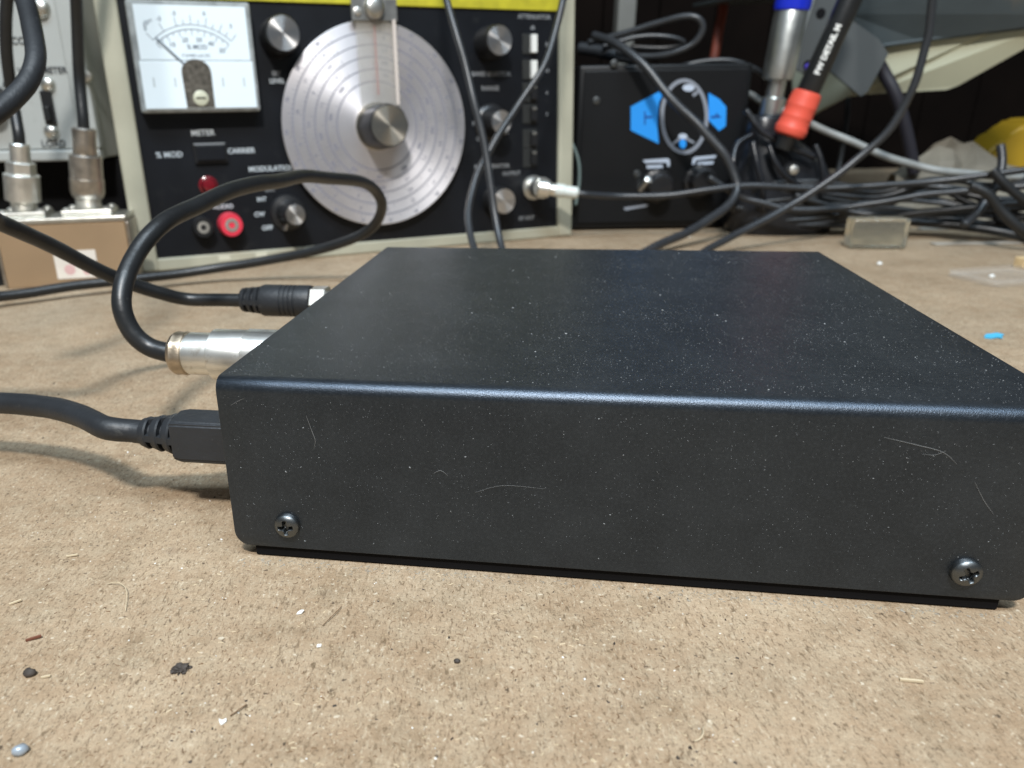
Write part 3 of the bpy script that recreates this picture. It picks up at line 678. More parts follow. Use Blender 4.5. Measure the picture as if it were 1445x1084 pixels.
# leads screwed on the coupler
base0 = bxw(sx_[0], bhh + .011); base1 = bxw(sx_[1], bhh + .011)
def up_lathe(prof, base, ax): return [(r, z) for r, z in prof]
ax0 = (at(27, 200, base0.y) - base0); ax0 = ax0.normalized()
L5 = thing('antenna_lead', 'black lead with brassy hexagonal plug on the left socket of the brown box', 'cable', base0)
b = lathe([(.0080, 0), (.0092, .0006), (.0092, .0140), (.0086, .0146)], base0, ax0, 40, fn=lambda a, hh: 1 + .012 * math.cos(26 * a)); obj('coupling_ring', b, M_nickel, L5, True, True, auto=35)
obj('hex_body', lathe([(.0074, .0147), (.0076, .0150), (.0076, .0205), (.0070, .0210)], base0, ax0, 6), M_nickel, L5, False, True)
obj('collar', lathe([(.0052, .0206), (.0052, .0300), (.0046, .0308)], base0, ax0, 28), M_nickel, L5, True, True, auto=35)
e0 = base0 + ax0 * .030
obj('cable_jacket', tube([e0, e0 + ax0 * .006] + [at(*p) for p in ((18, 140, .447), (9, 70, .44), (10, 0, .435), (24, -80, .43), (40, -350, .43), (40, -700, .45))], .0031, seg=14), M_pvc, L5, True, True)
ax1 = (at(118, 180, base1.y) - base1).normalized()
L6 = thing('antenna_lead', 'straight black lead with dull silver plug on the right socket of the brown box', 'cable', base1)
pr = [(.0070, 0), (.0084, .0016), (.0092, .0040), (.0092, .0110), (.0088, .0112), (.0088, .0114), (.0086, .0232), (.0080, .0238)]
obj('coupling_ring', lathe(pr, base1, ax1, 36), M_dullnickel, L6, True, True, auto=30)
obj('collar', lathe([(.0062, .0236), (.0064, .0242), (.0062, .0300), (.0064, .0372), (.0056, .0380)], base1, ax1, 32), M_dullnickel, L6, True, True, auto=30)
e1 = base1 + ax1 * .037
obj('cable_jacket', tube([e1, e1 + ax1 * .006] + [at(*p) for p in ((112, 110, .452), (109, 40, .448), (107, -60, .44), (110, -350, .44), (105, -700, .45))], .0031, seg=14), M_pvc, L6, True, True)
L7 = obj('hanging_cable', tube([at(*p) for p in ((-40, -700, .34), (-20, -300, .31), (10, -70, .30), (30, -10, .285), (46, 40, .272), (51, 80, .262), (40, 115, .255), (16, 142, .248), (-22, 170, .24), (-90, 215, .23))], .0031, seg=18, n=10, wob=.02), M_pvc2, None, True)
rh = random.Random(5)
for k in range(11):
    y0_ = 255 + 6.5 * k; a_ = rh.uniform(-14, 14)
    cable_pts = [(1060 + 40 * rh.random(), y0_ + rh.uniform(-6, 6), .565), (1150, y0_ + a_ * .3, .56), (1240, y0_ + rh.uniform(-12, 12), .555), (1320, y0_ + a_ + rh.uniform(-10, 10), .545), (1390, y0_ + rh.uniform(-14, 14), .53), (1460, y0_ + a_ + rh.uniform(-10, 20), .515)]
    HEAP = globals().setdefault('HEAP', []); HEAP.append(cable_pts)
tag(L7, 'thick black cable curving in front of the grey test meter lettering', 'cable')
L8 = obj('black_plug_end', lathe([(.0055, 0), (.006, .002), (.006, .016), (.004, .018)], on_bench(-3, 402) + Vector((0, 0, .0001)), (0, 0, 1), 24), M_pvc2, None, True, auto=35)
tag(L8, 'short black plug end standing at the left edge beside the brown box', 'plug')

# ------------------------------------------------------------------ cables in front of and behind things
def cable(pts, r, label, mat=M_pvc, name='cable', n=8, seg=12):
    o = obj(name, tube([at(*p) for p in pts], r, seg=seg, n=n, wob=.02), mat, None, True); tag(o, label, 'cable'); return o
cable(((640, -700, .53), (618, -300, .51), (622, -60, .50), (632, 10, .488), (655, 90, .476), (677, 170, .466), (689, 240, .458), (697, 300, .450), (707, 346, .438), (716, 372, .425)), .0021, 'thin black cable hanging in front of the generator, right beside its dial', M_greyc)
cable(((800, -700, .55), (808, -300, .53), (800, -60, .52), (792, 10, .51), (770, 85, .498), (730, 152, .488), (695, 205, .478), (671, 252, .468), (661, 300, .455), (668, 346, .438), (680, 372, .425)), .0021, 'thin grey cable sweeping across the generator push switches down to the bench', M_greyc)
cable(((1340, -700, .52), (1328, -300, .50), (1322, -60, .50), (1315, 0, .50), (1308, 60, .50), (1287, 125, .50), (1252, 185, .502), (1200, 232, .505), (1120, 288, .505), (1062, 318, .50), (1008, 347, .485), (970, 372, .47)), .0024, 'long dark cable curving down in front of the cream bracket to the bench', M_greyc)
cable(((838, 50, .62), (870, 62, .60), (905, 90, .585), (950, 142, .572), (990, 182, .562), (1020, 215, .555), (1036, 245, .55), (1040, 270, .545), (1020, 297, .535), (975, 325, .52), (930, 346, .50), (900, 362, .48)), .0030, 'thick grey cable running diagonally across the blue printed black box', M_greyc)
cable(((830, 60, .63), (880, 48, .62), (930, 32, .61), (975, 24, .60), (991, 38, .598), (978, 62, .60), (945, 78, .605), (905, 80, .615), (870, 72, .625)), .0024, 'grey cable bent into an open loop above the black box', M_greyc)
cable(((850, 66, .64), (900, 52, .635), (945, 52, .63), (965, 60, .63), (940, 68, .635), (890, 66, .64)), .0019, 'short grey cable curl lying inside the open cable loop', M_greyc)
cable(((955, 95, .66), (1000, 86, .655), (1045, 88, .65), (1080, 108, .65), (1100, 150, .65)), .0020, 'dark thin cable arched over the top corner of the black box', M_greyc)
cable(((1040, 118, .72), (1052, 130, .66), (1078, 145, .60), (1120, 164, .582), (1180, 190, .57), (1250, 221, .55), (1310, 238, .53), (1370, 246, .525), (1445, 250, .52)), .0025, 'pale grey cable slanting down to the right behind the red grip', M_palec)
cable(((1000, 250, .555), (1046, 278, .55), (1080, 288, .545), (1120, 296, .54), (1200, 293, .535), (1290, 277, .525), (1370, 268, .515), (1460, 262, .50)), .0021, 'grey cable lying low across the bench behind the clear block', M_greyc)
cable(((1120, 275, .56), (1200, 300, .55), (1260, 304, .54), (1330, 298, .53), (1400, 290, .52), (1460, 285, .51)), .0026, 'black cable in the heap just above the clear block')
cable(((1060, 268, .57), (1150, 262, .565), (1250, 270, .56), (1330, 285, .545), (1400, 300, .53), (1470, 310, .52)), .0028, 'black cable crossing the heap and sloping down to the right')
cable(((1150, 305, .57), (1220, 285, .56), (1300, 268, .55), (1375, 275, .54), (1400, 300, .53), (1440, 330, .51), (1480, 350, .5)), .0026, 'black cable bending sharply down at the right end of the heap')
cable(((1370, 262, .50), (1395, 275, .495), (1415, 300, .49), (1440, 322, .485), (1480, 345, .48)), .0030, 'thick black cable dropping to the right edge of the bench')
cable(((1400, 240, .505), (1420, 262, .50), (1450, 285, .495), (1490, 300, .49)), .0028, 'short black cable end at the far right of the heap')
cable(((1412, 205, .52), (1414, 230, .515), (1405, 262, .51), (1380, 300, .505), (1360, 318, .50)), .0026, 'grey cable standing upright before the crumpled paper', M_greyc)
cable(((1280, 312, .55), (1340, 318, .535), (1400, 325, .52), (1470, 340, .505)), .0030, 'black cable lowest in the heap, touching the bench at right')
cable(((1020, 292, .575), (1090, 300, .57), (1180, 312, .56), (1260, 312, .55)), .0026, 'black cable lying against the foot of the tool holder')
ORD = ('topmost', 'second', 'third', 'fourth', 'fifth', 'sixth', 'seventh', 'eighth', 'ninth', 'tenth', 'lowest')
for k, pts in enumerate(HEAP):
    pts = [(a_, min(b_, 326 - 6 * (c_ > .55)), c_) for a_, b_, c_ in pts]
    cable(pts, .0017 + .0003 * (k % 3), 'thin black lead in the tangled heap at right, %s of eleven counted downwards' % ORD[k], M_pvc if k % 3 else M_greyc)
cable(((806, 200, .60), (815, 225, .597), (817, 255, .594), (812, 290, .59)), .0012, 'thin green grey wire beside the right edge of the generator', material('green_grey_wire', (.12, .16, .15), .5))
cable(((818, 68, .66), (846, 72, .65), (870, 78, .64), (900, 84, .64)), .0045, 'stubby black plug and lead resting on top of the black box', M_pvc2)
cable(((1180, 255, .64), (1190, 200, .66), (1196, 150, .68), (1200, 100, .70)), .0022, 'dark cable rising behind the tool holder into shadow')

# ------------------------------------------------------------------ black box with blue emblem
BY = .600
pl = on_bench(813, 325); bx0 = at(812, 200, BY).x; bx1 = at(1050, 200, BY).x; bz = at(930, 90, BY).z
K3 = thing('printed_black_box', 'black metal box with blue winged oval emblem behind the cables', 'box', (bx0, BY, 0))
obj('case', box(bx0, bx1, BY, BY + .11, .0015, bz, .0022, 3), M_blackbox, K3, True, True, auto=40)
obj('front_frame', box(bx0 + .004, bx1 - .004, BY - .0015, BY - .0002, .006, bz - .004, .0005), M_blackbox, K3, False, True)
YP = BY - .0016
def flat(name, pxs, mat, th=.0003, y=YP):
    return obj(name, prism([at(px, py, y) for px, py in pxs], (0, -th, 0)), mat, K3, False, True)
flat('emblem_wing', ((890, 150.5), (931, 129), (936, 131.5), (929.5, 145), (927.5, 178), (929.5, 203), (890, 184)), M_blueprint)
flat('emblem_wing', ((999.6, 131), (1015, 140), (1024.7, 151), (1024, 178), (1014.5, 185), (1000, 170)), M_blueprint)
flat('emblem_letter', ((909, 157), (911, 157), (911, 163.5), (921, 164), (921, 166.5), (911, 167), (911, 176), (909, 176)), M_blueprint2, .0002, YP - .0003)
flat('emblem_letter', ((1003, 164), (1010, 163), (1010, 160), (1013, 160), (1013, 163), (1017, 163.5), (1017, 166), (1003, 167)), M_blueprint2, .0002, YP - .0003)
def oval(cx, cy, rx_, ry_, n=40): return [(cx + rx_ * math.cos(2 * math.pi * i / n), cy + ry_ * math.sin(2 * math.pi * i / n)) for i in range(n)]
def ring(cx, cy, rx_, ry_, wpx, mat, name):
    b = bmesh.new(); o1 = oval(cx, cy, rx_, ry_, 64); i1 = oval(cx, cy, rx_ - wpx, ry_ - wpx, 64)
    O = [b.verts.new(at(*p, YP) + Vector((0, -.0004, 0))) for p in o1]; I = [b.verts.new(at(*p, YP) + Vector((0, -.0004, 0))) for p in i1]
    O2 = [b.verts.new(at(*p, YP)) for p in o1]; I2 = [b.verts.new(at(*p, YP)) for p in i1]
    for k in range(64):
        j = (k + 1) % 64
        b.faces.new((O[k], O[j], I[j], I[k])); b.faces.new((O[k], O2[k], O2[j], O[j])); b.faces.new((I[k], I[j], I2[j], I2[k]))
    return obj(name, b, mat, K3, False, True)
ring(965.5, 164.5, 34.2, 53.5, 5.4, M_greyprint, 'emblem_ring')
flat('emblem_mark', oval(971.5, 124, 8.5, 5, 20), M_paleprint)
flat('emblem_mark', ((976, 133), (986, 126), (988, 129), (979, 137)), M_greyprint)
flat('emblem_mark', oval(963.5, 192.6, 6.5, 4, 18), M_paleprint)
flat('emblem_mark', ((947, 203), (958, 194.5), (960, 197), (949, 206)), M_greyprint)
flat('emblem_mark', ((969, 194), (980, 200), (978.5, 203), (967, 197)), M_greyprint)
flat('emblem_mark', oval(963.3, 203, 5, 6.6, 18), M_blueprint)
flat('emblem_mark', oval(997.7, 193.6, 4, 5.8, 18), M_blueprint)
flat('printed_bracket', ((907, 226), (942, 223.5), (945, 226), (945, 235), (941.5, 235), (941, 229.5), (910, 230)), M_paleprint)
flat('printed_bar', ((912, 233.5), (935, 232.5), (935, 237), (913, 238)), M_paleprint)
flat('printed_bracket', ((976, 232), (977.5, 224), (981, 221.5), (1010.5, 219), (1009, 223), (982, 226), (980, 232)), M_paleprint)
flat('printed_bar', ((984, 229), (1007, 227.5), (1006, 231.5), (984.5, 233.5)), M_paleprint)
for px, py, r in ((925, 262, .012), (985, 255, .012)):
    q = at(px, py, BY); kb = obj('control_knob', lathe([(r, .0), (r, .004), (r * .8, .005), (r * .74, .015), (r * .66, .016), (0, .0162)], (q.x, BY - .0017, q.z), YF, 36, fn=lambda a, hh: 1 + .03 * math.cos(12 * a)), M_knob, K3, True, True, auto=35)
q = at(904, 266, BY); obj('toggle_lever', lathe([(.0030, 0), (.0022, .006), (.0026, .014), (0, .015)], (q.x, BY - .0015, q.z), (.15, -.8, .55), 16), M_nickel, K3, True, True, auto=50)
for px, py in ((841, 142), (866, 90), (898, 245)):
    q = at(px, py, BY); obj('case_screw', lathe([(.0030, 0), (.0026, .001), (0, .0016)], (q.x, BY - .0012, q.z), YF, 18), M_zinc, K3, True, True, auto=50)
flat('worn_marking', ((880, 293), (915, 288), (915, 291), (882, 297)), M_greyprint)

# ------------------------------------------------------------------ tool holder with tools
hb = on_bench(1110, 331)
TH = thing('tool_holder', 'glossy black moulded tool holder standing beside the blue printed box', 'tool holder', hb)
bm = bmesh.new()
lv = [(0, 0, 37, 26), (3, 0, 39, 27), (22, 0, 38, 26), (36, -1, 36, 24), (48, -4, 32, 21), (58, -9, 25, 18), (66, -14, 18, 15), (72, -17, 15, 13), (80, -17, 14, 12.5), (82, -17, 12, 11)]
prev = None
for z, dx, ax_, ay_ in lv:
    rg = []
    for i in range(48):
        a = 2 * math.pi * i / 48; e_ = .85
        cx_, sy_ = math.cos(a), math.sin(a)
        rg.append(bm.verts.new(hb + Vector(((dx + ax_ * math.copysign(abs(cx_) ** e_, cx_)) * MM, ay_ * math.copysign(abs(sy_) ** e_, sy_) * MM + .02, z * MM))))
    if prev:
        for i in range(48): bm.faces.new((prev[i], prev[(i + 1) % 48], rg[(i + 1) % 48], rg[i]))
    else: bm.faces.new(rg)
    prev = rg
bm.faces.new(prev)
M_gloss = material('gloss_black_plastic', (.013, .014, .017), .28, bump=(40, .3, .004), vary=(50, .4))
obj('holder_body', bm, M_gloss, TH, True, True, auto=60)
Yh = hb.y - .010
for pts in (((1062, 200), (1068, 230), (1075, 260), (1078, 300)), ((1085, 205), (1094, 228), (1108, 248), (1128, 262)), ((1052, 155), (1075, 185), (1110, 205), (1150, 222)), ((1150, 205), (1158, 225), (1162, 250), (1160, 275)), ((1036, 300), (1034, 240), (1040, 205), (1062, 190))):
    obj('moulded_rib', tube([at(px, py, Yh - .001 + .018 * max(0, (240 - py) / 90)) for px, py in pts], .0021, seg=8, n=6), M_gloss, TH, True, True)
q = at(1120, 240, Yh); obj('fixing_screw', lathe([(.0034, -.004), (.0032, .001), (0, .0024)], q, YF, 18), M_nickel, TH, True, True, auto=50)
q0 = at(1090, 150, hb.y + .024); q1 = at(1126, -30, hb.y + .02); dr = (q1 - q0).normalized()
SS = thing('solder_sucker', 'silver tube tool with blue top leaning in the black holder', 'hand tool', q0)
obj('nozzle', lathe([(.0085, -.012), (.0085, .005), (.0075, .0056), (.0062, .0062), (.0062, .0170), (.0070, .0175)], q0, dr, 28), M_tubealu, SS, True, True, auto=35)
obj('barrel', lathe([(.0080, .0172), (.0105, .0182), (.0108, .022), (.0108, .0600), (.0104, .0610)], q0, dr, 36), M_tubealu, SS, True, True, auto=35)
obj('blue_top', lathe([(.0104, .0608), (.0116, .0614), (.0120, .064), (.0116, .083), (.0104, .0835)], q0, dr, 36), M_bluecap, SS, True, True, auto=35)
p0 = at(1113, 190, hb.y - .010); p1 = at(1215, -35, hb.y - .016); dp = (p1 - p0).normalized()
MP = thing('marker_pen', 'black pen with coral red grip and white lettering leaning in the holder', 'pen', p0)
obj('grip', lathe([(.0075, -.001), (.0100, .0003), (.0108, .0030), (.0106, .0052), (.0100, .0062), (.0099, .0110), (.0101, .0116), (.0099, .0122), (.0098, .0180), (.0100, .0186), (.0098, .0192), (.0097, .0245), (.0092, .0274), (.0076, .0282)], p0, dp, 40), M_redgrip, MP, True, True, auto=45)
obj('pen_tip', lathe([(.0052, -.010), (.0060, -.006), (.0066, -.001)], p0, dp, 24), M_pvc, MP, True, True, auto=45)
obj('barrel', lathe([(.0068, .0275), (.0073, .0285), (.0074, .110), (.006, .115)], p0, dp, 32), M_pvc, MP, True, True, auto=35)
nrm = (cam_pos - p0); nrm = (nrm - dp * nrm.dot(dp)).normalized(); sd = nrm.cross(dp)
TMx = Matrix.Translation(p0 + dp * .0540 + nrm * .00745 - sd * .0004) @ Matrix((dp, nrm.cross(dp), nrm)).transposed().to_4x4()
me = text_mesh('FW DETAIL M', .0058, bold=.0003); me.transform(TMx @ Matrix.Diagonal((.86, .8, 1, 1))); obj('lettering', me, M_chip, MP, False, True)

# grey plate, blue bead, cream bracket, slate sheet
PY = hb.y + .045
def plate(name, pxs, Y, th, mat, label, cat):
    o = obj(name, prism([at(px, py, yy) for px, py, yy in pxs], (0, th, 0)), mat); tag(o, label, cat)
    b_ = o.modifiers.new('edge', 'BEVEL'); b_.width = .0006; b_.segments = 2; return o
GP = thing('grey_plate', 'flat dark grey metal plate with slots behind the pen', 'metal plate', at(1180, 90, PY))
obj('plate', prism([at(px, py, PY) for px, py in ((1148, -40), (1112, 92), (1150, 112), (1165, 95), (1215, 136), (1224, 130), (1254, 76), (1240, 55), (1190, 20), (1215, -40))], (0, .003, 0)), M_plategrey, GP, False, True)
obj('edge_strip', prism([at(px, py, PY - .0005) for px, py in ((1160, -40), (1152, -40), (1109, 103), (1113, 106))], (0, -.003, 0)), material('bright_edge', (.30, .33, .33), .4, .5), GP, False, True)
for px, py in ((1158, 19), (1140, 92)):
    q = at(px, py, PY); obj('slot', lathe([(.0034, 0), (.0034, .0004)], (q.x, PY - .0001, q.z), YF, 20), M_void, GP, False, True)
q = at(1141, 95, PY - .006); o = obj('blue_bead', lathe([(0, -.003), (.0026, -.0016), (.003, 0), (.0026, .0018), (0, .003)], q, (0, 0, 1), 18), material('violet_bead', (.10, .07, .55), .3), None, True); tag(o, 'tiny violet blue bead beside the black pen barrel', 'bead')
YA, YB = .665, .575
def slant(px, py, off=0): return at(px, py, YA + (YB - YA) * (px - 1120) / 325 + off)
SB = thing('shelf_bracket', 'cream painted steel bracket with a round hole at the upper right', 'bracket', slant(1280, 130))
SB_pts = ((1118, 100), (1245, 62), (1445, 38), (1560, 22), (1560, 0), (1540, 30), (1445, 66), (1400, 93), (1352, 121), (1335, 127), (1290, 129.5), (1225, 133), (1196, 137), (1168, 152), (1140, 168), (1120, 172))
obj('bracket_plate', prism([slant(px, py) for px, py in ((1118, 60), (1245, 48), (1445, 22), (1560, 5), (1560, -5), (1540, 10), (1445, 66), (1400, 93), (1352, 121), (1335, 127), (1290, 129.5), (1225, 133), (1196, 137), (1168, 152), (1140, 168), (1120, 172))], (0, .003, 0)), M_creamb, SB, False, True)
q = slant(1410, 66.5); obj('bracket_hole', lathe([(.0028, 0), (.0028, .0006)], q + Vector((0, -.0002, 0)), (.30, -.95, 0), 20), M_void, SB, False, True)
MS = thing('slate_sheet', 'dark slate coloured metal sheet above the cream bracket', 'metal sheet', slant(1300, 40))
obj('front_lip', prism([slant(px, py, -.006) for px, py in ((1180, -60), (1196, 20), (1244, 66), (1300, 58), (1445, 39), (1580, 20), (1580, -80))], (0, .004, 0)), M_slate, MS, False, True)
obj('rolled_edge', tube([slant(px, py, -.006) for px, py in ((1244, 65), (1300, 57), (1370, 48), (1445, 38.5), (1580, 19))], .0016, seg=10), M_slate, MS, True, True)
obj('bright_fixing', lathe([(.003, 0), (.002, .002), (0, .0022)], slant(1441, 1, -.0065), YF, 14), M_nickel, MS, True, True)
obj('top_sheet', prism([slant(1180, -30, .0), slant(1580, -60, .0), slant(1580, -60, 0) + Vector((.1, .35, .02)), slant(1180, -30, 0) + Vector((.0, .35, .02))], (0, 0, .003)), M_slate, MS, False, True)
cable(((1226, 66, .622), (1246, 100, .621), (1262, 135, .615), (1280, 190, .612), (1290, 245, .612)), .0045, 'thick dark sleeve hanging in shadow below the cream bracket', material('dark_sleeve', (.014, .013, .02), .6), 'dark_sleeve')
# vertical rusty cord and grey post against the wall
cable(((1026, -40, .98), (1019, 20, .96), (1012, 60, .95), (1005, 100, .94), (1000, 160, .93)), .0052, 'rusty red cord hanging in the dark behind the black box', M_redcord, 'rusty_cord')
o = obj('grey_post', box(at(872, 20, .80).x, at(898, 20, .80).x, .80, .82, .0, .30, .002), material('grey_post_paint', (.17, .17, .155), .5, vary=(20, .2))); tag(o, 'grey upright post behind the cable loop', 'post')

# ------------------------------------------------------------------ crumpled paper, mustard block, clear block
def crumple(w_, d_, h_, seed, nx=11, ny=8):
    b = bmesh.new(); g = []
    for j in range(ny + 1):
        row = []
        for i in range(nx + 1):
            u, v = i / nx, j / ny
            n1 = noise.noise(Vector((u * 3 + seed, v * 3, .3))); n2 = noise.noise(Vector((u * 8 + seed, v * 7, 2.3)))
            hh = h_ * (math.sin(math.pi * v) ** .7) * (math.sin(math.pi * min(1, .12 + u)) ** .4) * (.7 + .5 * abs(n1)) + .006 * abs(n2)
            row.append(b.verts.new((w_ * (u - .5) + .01 * n1, d_ * (v - .5) + .008 * n2, max(hh, .0002))))
        g.append(row)
    for j in range(ny):
        for i in range(nx): b.faces.new((g[j][i], g[j][i + 1], g[j + 1][i + 1], g[j + 1][i]))
    return b
q = on_bench(1370, 262); q = Vector((at(1385, 240, .62).x, .62, 0))
o = obj('crumpled_paper', crumple(.125, .085, .064, 1.7), M_cloth); o.location = q; o.rotation_euler = (0, 0, -.35)
sm = o.modifiers.new('sheet', 'SOLIDIFY'); sm.thickness = .0008
tag(o, 'crumpled beige paper behind the cable heap', 'paper')
b = bmesh.new(); yq = .68
add_prism(b, [at(px, py, yq) for px, py in ((1392, 218), (1425, 194), (1450, 174), (1462, 168), (1490, 166), (1515, 174), (1515, 330), (1392, 330))], (0, .04, 0))
bmesh.ops.bevel(b, geom=list(b.edges), offset=.004, segments=3, affect='EDGES')
o = obj('mustard_block', b, M_ycloth, None, True, auto=40); tag(o, 'mustard yellow slanted block at the right edge', 'block')
c0 = on_bench(1198, 352); c1 = on_bench(1279, 353); ca = math.atan2(c1.y - c0.y, c1.x - c0.x); cw_ = (c1 - c0).length
o = obj('clear_block', box(0, cw_, 0, .016, 0, .0195, .0022, 3), M_acrylic, None, True, auto=40); o.location = (c0.x, c0.y, .0002); o.rotation_euler = (0, 0, ca)
tag(o, 'small cloudy clear plastic block on the bench', 'block')
for k in range(2):
    o = obj('paper_strip', box(0, .09, 0, .007, 0, .0012, .0003, 1), material('dusty_strip%d' % k, (.38, .35, .30), .7)); p = on_bench(1300 + 20 * k, 325 + 22 * k); o.location = (p.x, p.y, .0001); o.rotation_euler = (0, 0, -.05 + .03 * k)
    tag(o, ('grey dusty strip lying under the cable heap', 'lower dusty strip lying right of the clear block')[k], 'strip')

# ------------------------------------------------------------------ crumbs and chips on the bench
def lump(r, seed, sq=.6, amp=.35, sub=2):
    b = bmesh.new(); bmesh.ops.create_icosphere(b, subdivisions=sub, radius=1)
    for v in b.verts:
        n = 1 + amp * noise.noise(v.co * 1.6 + Vector((seed, seed * .7, 0))); v.co = Vector((v.co.x * n * r, v.co.y * n * r * .8, max(v.co.z * n * r * sq, -r * sq * .5) + r * sq * .5))
    return b
def chip(pts, th=.0002, curl=.0):
    b = bmesh.new(); k_ = .8 * MM; a = [b.verts.new((x * k_, y * k_, z * k_)) for x, y, z in pts]; c = [b.verts.new((x * k_, y * k_, z * k_ + th)) for x, y, z in pts]
    b.faces.new(a); b.faces.new(c[::-1])
    for i in range(len(a)): b.faces.new((a[i], c[i], c[(i + 1) % len(a)], a[(i + 1) % len(a)]))
    return b
def place(name, bm_, mat, px, py, rot, label, cat, smooth=False, z=.00008):
    o = obj(name, bm_, mat, None, smooth); p = on_bench(px, py); o.location = (p.x, p.y, z); o.rotation_euler = (0, 0, rot); tag(o, label, cat); return o
place('paper_chip', chip([(-1.0, -.3, 0), (.2, -.5, .1), (1.0, .2, .4), (.3, .6, .3), (-.5, .4, .1)]), M_chip, 424, 866, .3, 'white paper chip on the bench below the left screw', 'chip')
place('paper_chip', chip([(-.8, .5, .3), (-.1, .3, .1), (.7, .6, .3), (.8, .0, .1), (.0, -.9, 0), (-.5, -.3, 0)]), M_chip, 314, 1020, 0, 'white heart shaped chip near the bottom left of the bench', 'chip')
place('wood_sliver', chip([(-2.2, .35, 0), (2.2, -.15, .2), (2.2, -.65, .2), (-2.2, -.2, 0)], .0004), M_straw, 1285, 962, -.12, 'straight pale wood sliver at the lower right of the bench', 'sliver')
def ragged(r, seed):
    b = lump(r, seed, .45, 1.0, 3); rn = random.Random(int(seed * 10))
    for k in range(16):
        m = lump(r * rn.uniform(.08, .3), seed + k, .6, .6, 1); a = rn.uniform(0, 6.28); q = r * rn.uniform(.6, 1.7)
        merge(b, m, Matrix.Translation((q * math.cos(a), q * .6 * math.sin(a), 0)))
    for k in range(7):
        a = rn.uniform(0, 6.28); p = Vector((math.cos(a), math.sin(a), 0)) * r * .5; t_ = tube([p, p * 1.8 + Vector((0, 0, r * .4)), p * 2.4 + Vector((rn.uniform(-.3, .3) * r, 0, .1 * r))], .00006, seg=4, n=3); merge(b, t_)
    return b
place('dark_crumb', ragged(.0013, 2.2), M_dark, 255, 946, .5, 'ragged dark brown crumb on the bench at lower left', 'crumb')
place('dark_crumb', lump(.0011, 5.1, .8, .3), M_dark, 43, 953, 0, 'round dark crumb near the left edge of the bench', 'crumb', True)
place('grey_pellet', lump(.0012, 8.0, .8, .25), M_slug, 29, 1063, .4, 'shiny grey pellet in the bottom left corner', 'pellet', True)
place('black_seed', lump(.0006, 3.0, .8, .2), M_dark, 645, 935, 0, 'tiny black speck alone on the bench below the middle', 'speck', True)
place('paper_chip', chip([(-.5, -.3, 0), (.5, -.4, .1), (.6, .3, .2), (-.3, .5, .1)]), M_chip, 450, 913, .2, 'small square pale chip right of the ragged dark crumb', 'chip')
place('straw_bit', chip([(-1.0, .15, 0), (1.0, .3, .2), (1.0, -.1, .2), (-1.0, -.2, 0)], .0003), M_straw, 65, 957, .1, 'pale straw bit beside the round dark crumb', 'straw')
place('straw_bit', chip([(-1.4, .25, 0), (1.4, .35, .3), (1.4, -.1, .3), (-1.3, -.2, 0)], .0003), M_straw, 22, 852, .5, 'pale straw bit near the left edge of the bench', 'straw')
place('straw_bit', chip([(-1.6, .25, 0), (1.5, .35, .3), (1.6, -.1, .3), (-1.5, -.2, 0)], .0003), M_straw, 102, 786, .1, 'straw bit on the bench left of the enclosure corner', 'straw')
place('brown_splinter', chip([(-1.7, .1, 0), (1.6, .4, .3), (1.7, -.1, .3), (-1.6, -.35, 0)], .0004), material('red_brown', (.16, .06, .035), .6), 48, 903, .3, 'reddish brown splinter at lower left', 'splinter')
place('blue_chip', chip([(-5.0, .3, 0), (-1.5, 3.8, .4), (4.4, 3.5, .9), (6.2, .9, .7), (3.2, -.6, .4), (2.4, -3.0, .3), (.9, -1.3, .3), (-3.2, -1.8, 0)], .0005), M_sky, 1402, 477, .1, 'sky blue plastic chip on the bench right of the enclosure', 'chip')
place('white_bead', lump(.0016, 1.0, .8, .2), M_chip, 1399, 392, 0, 'white bead at right on the bench above the blue chip', 'bead', True)
place('white_bead', lump(.0016, 1.4, .8, .2), M_chip, 1241, 374, 0, 'white bead just below the clear plastic block', 'bead', True)
place('blue_white_bead', lump(.0026, 2.4, .9, .25), material('pale_blue', (.60, .76, .86), .3), 1106, 331, .6, 'pale blue bead in front of the black tool holder', 'bead', True)
M_film = bpy.data.materials.new('clear_film'); M_film.use_nodes = True
_f = M_film.node_tree.nodes['Principled BSDF']; _f.inputs['Base Color'].default_value = (.75, .74, .70, 1); _f.inputs['Roughness'].default_value = .12; _f.inputs['Alpha'].default_value = .08
b = box(-.020, .024, -.016, .016, 0, .004, .0039, 4)
place('clear_plastic_lid', b, M_film, 1412, 395, .2, 'faint clear plastic lid lying at the right edge of the bench', 'lid', True)
place('wood_cube', box(-.003, .003, -.003, .003, 0, .006, .0004, 1), M_wood, 1441, 378, .3, 'small pale wooden cube at the right edge', 'cube')
place('pale_pebble', lump(.0018, 4.4, .7, .3), material('tan_pebble', (.45, .38, .29), .6), 973, 337, 0, 'pale pebble on the bench behind the enclosure', 'pebble', True)
def bench_fibre(name, pts, r, mat, label):
    o = obj(name, tube([on_bench(px, py, z) for px, py, z in pts], r * .65, seg=6, n=6), mat, None, True); tag(o, label, 'fibre')
bench_fibre('curled_fibre', ((152, 824, .0003), (166, 822, .001), (178, 832, .0012), (177, 862, .0004)), .00012, M_straw, 'pale curled hair like fibre at left of the bench')
bench_fibre('curled_fibre', ((992, 1026, .0003), (992, 1036, .0008), (987, 1043, .0006), (980, 1046, .0002)), .00018, M_straw, 'short curled pale fibre near the bottom of the bench')
bench_fibre('dark_twig', ((325, 1010, .0003), (338, 1001, .0005), (348, 994, .0004)), .00016, M_brownfib, 'thin dark twig beside the white heart shaped chip')
bench_fibre('pale_twig', ((455, 883, .0003), (470, 868, .0006), (482, 856, .0004)), .00012, M_brownfib, 'thin brown twig slanting beside the white paper chip')

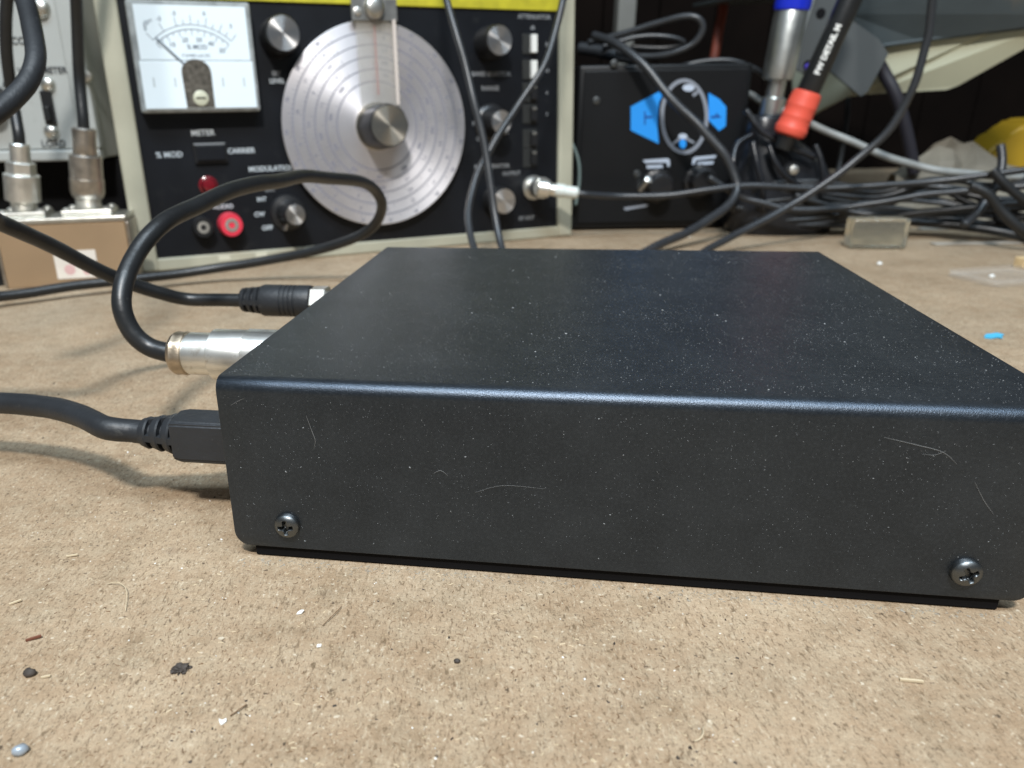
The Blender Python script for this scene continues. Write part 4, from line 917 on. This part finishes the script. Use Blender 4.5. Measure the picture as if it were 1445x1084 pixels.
def scatter(name, mat, n, seed, Ls, label, wf=.14):
    b = bmesh.new(); rn = random.Random(seed); k = 0
    while k < n:
        y = .075 + .45 * rn.random() ** 1.9; x = rn.uniform(-.55, .62) * y - .01
        loc = Vector((x, y, 0)); d_ = loc - OB
        if -.002 < d_.dot(EX) < BW + .002 and .0 < d_.dot(EY) < BD: continue
        if noise.noise(Vector((x * 26, y * 26, seed))) * .5 + .5 < rn.random() * .8: continue
        L = rn.choice(Ls) * rn.uniform(.6, 1.3) * MM; a = rn.uniform(0, math.pi) ; t = Vector((math.cos(a), math.sin(a), rn.uniform(-.1, .25))).normalized(); n_ = Vector((0, 0, 1))
        bnd = L * rn.uniform(-.25, .25); sd_ = Vector((-t.y, t.x, 0)); W_ = max(L * wf * rn.uniform(.6, 1.6), .00005)
        P = [loc + t * (-L / 2), loc + sd_ * bnd, loc + t * (L / 2)]
        top = [p + Vector((0, 0, .00006 + W_ * .6)) for p in P]
        A_ = [b.verts.new(p + sd_ * W_ * .5 + Vector((0, 0, .00002))) for p in P]; B_ = [b.verts.new(p - sd_ * W_ * .5 + Vector((0, 0, .00002))) for p in P]; T_ = [b.verts.new(p) for p in top]
        for i in range(2): b.faces.new((A_[i], A_[i + 1], T_[i + 1], T_[i])); b.faces.new((T_[i], T_[i + 1], B_[i + 1], B_[i]))
        k += 1
    o = obj(name, b, mat); tag(o, label, 'dust', kind='stuff')
def drift():                               # fibres caught along the foot of the enclosure
    b = bmesh.new(); rn = random.Random(31)
    for k in range(420):
        u = rn.uniform(.0, BW); off = -abs(rn.gauss(0, .0016)) - .0002; p = OB + EX * u + EY * off + Vector((0, 0, .00004)); L = rn.uniform(.00025, .0009); a = rn.uniform(0, 6.28)
        fleck(b, p, Vector((0, 0, 1)), Vector((math.cos(a), math.sin(a), .1)).normalized(), L, L * rn.uniform(.12, .4), L * .15)
    o = obj('dust_drift', b, material('grey_dust', (.30, .27, .22), .9)); tag(o, 'grey dust gathered along the foot of the enclosure', 'dust', kind='stuff')
drift()
scatter('pale_sawdust', M_straw, 4600, 4, (.2, .28, .4, .55, .8), 'pale sawdust and fibres scattered over the bench top')
scatter('dark_sawdust', M_brownfib, 4200, 9, (.18, .25, .35, .5, .7), 'dark fibres scattered over the bench top', .16)
scatter('white_grit', M_chip, 200, 15, (.2, .25, .35), 'white grit scattered over the bench top', .6)
scatter('black_grit', M_dark, 420, 21, (.2, .25, .35, .5), 'black grit scattered over the bench top', .55)
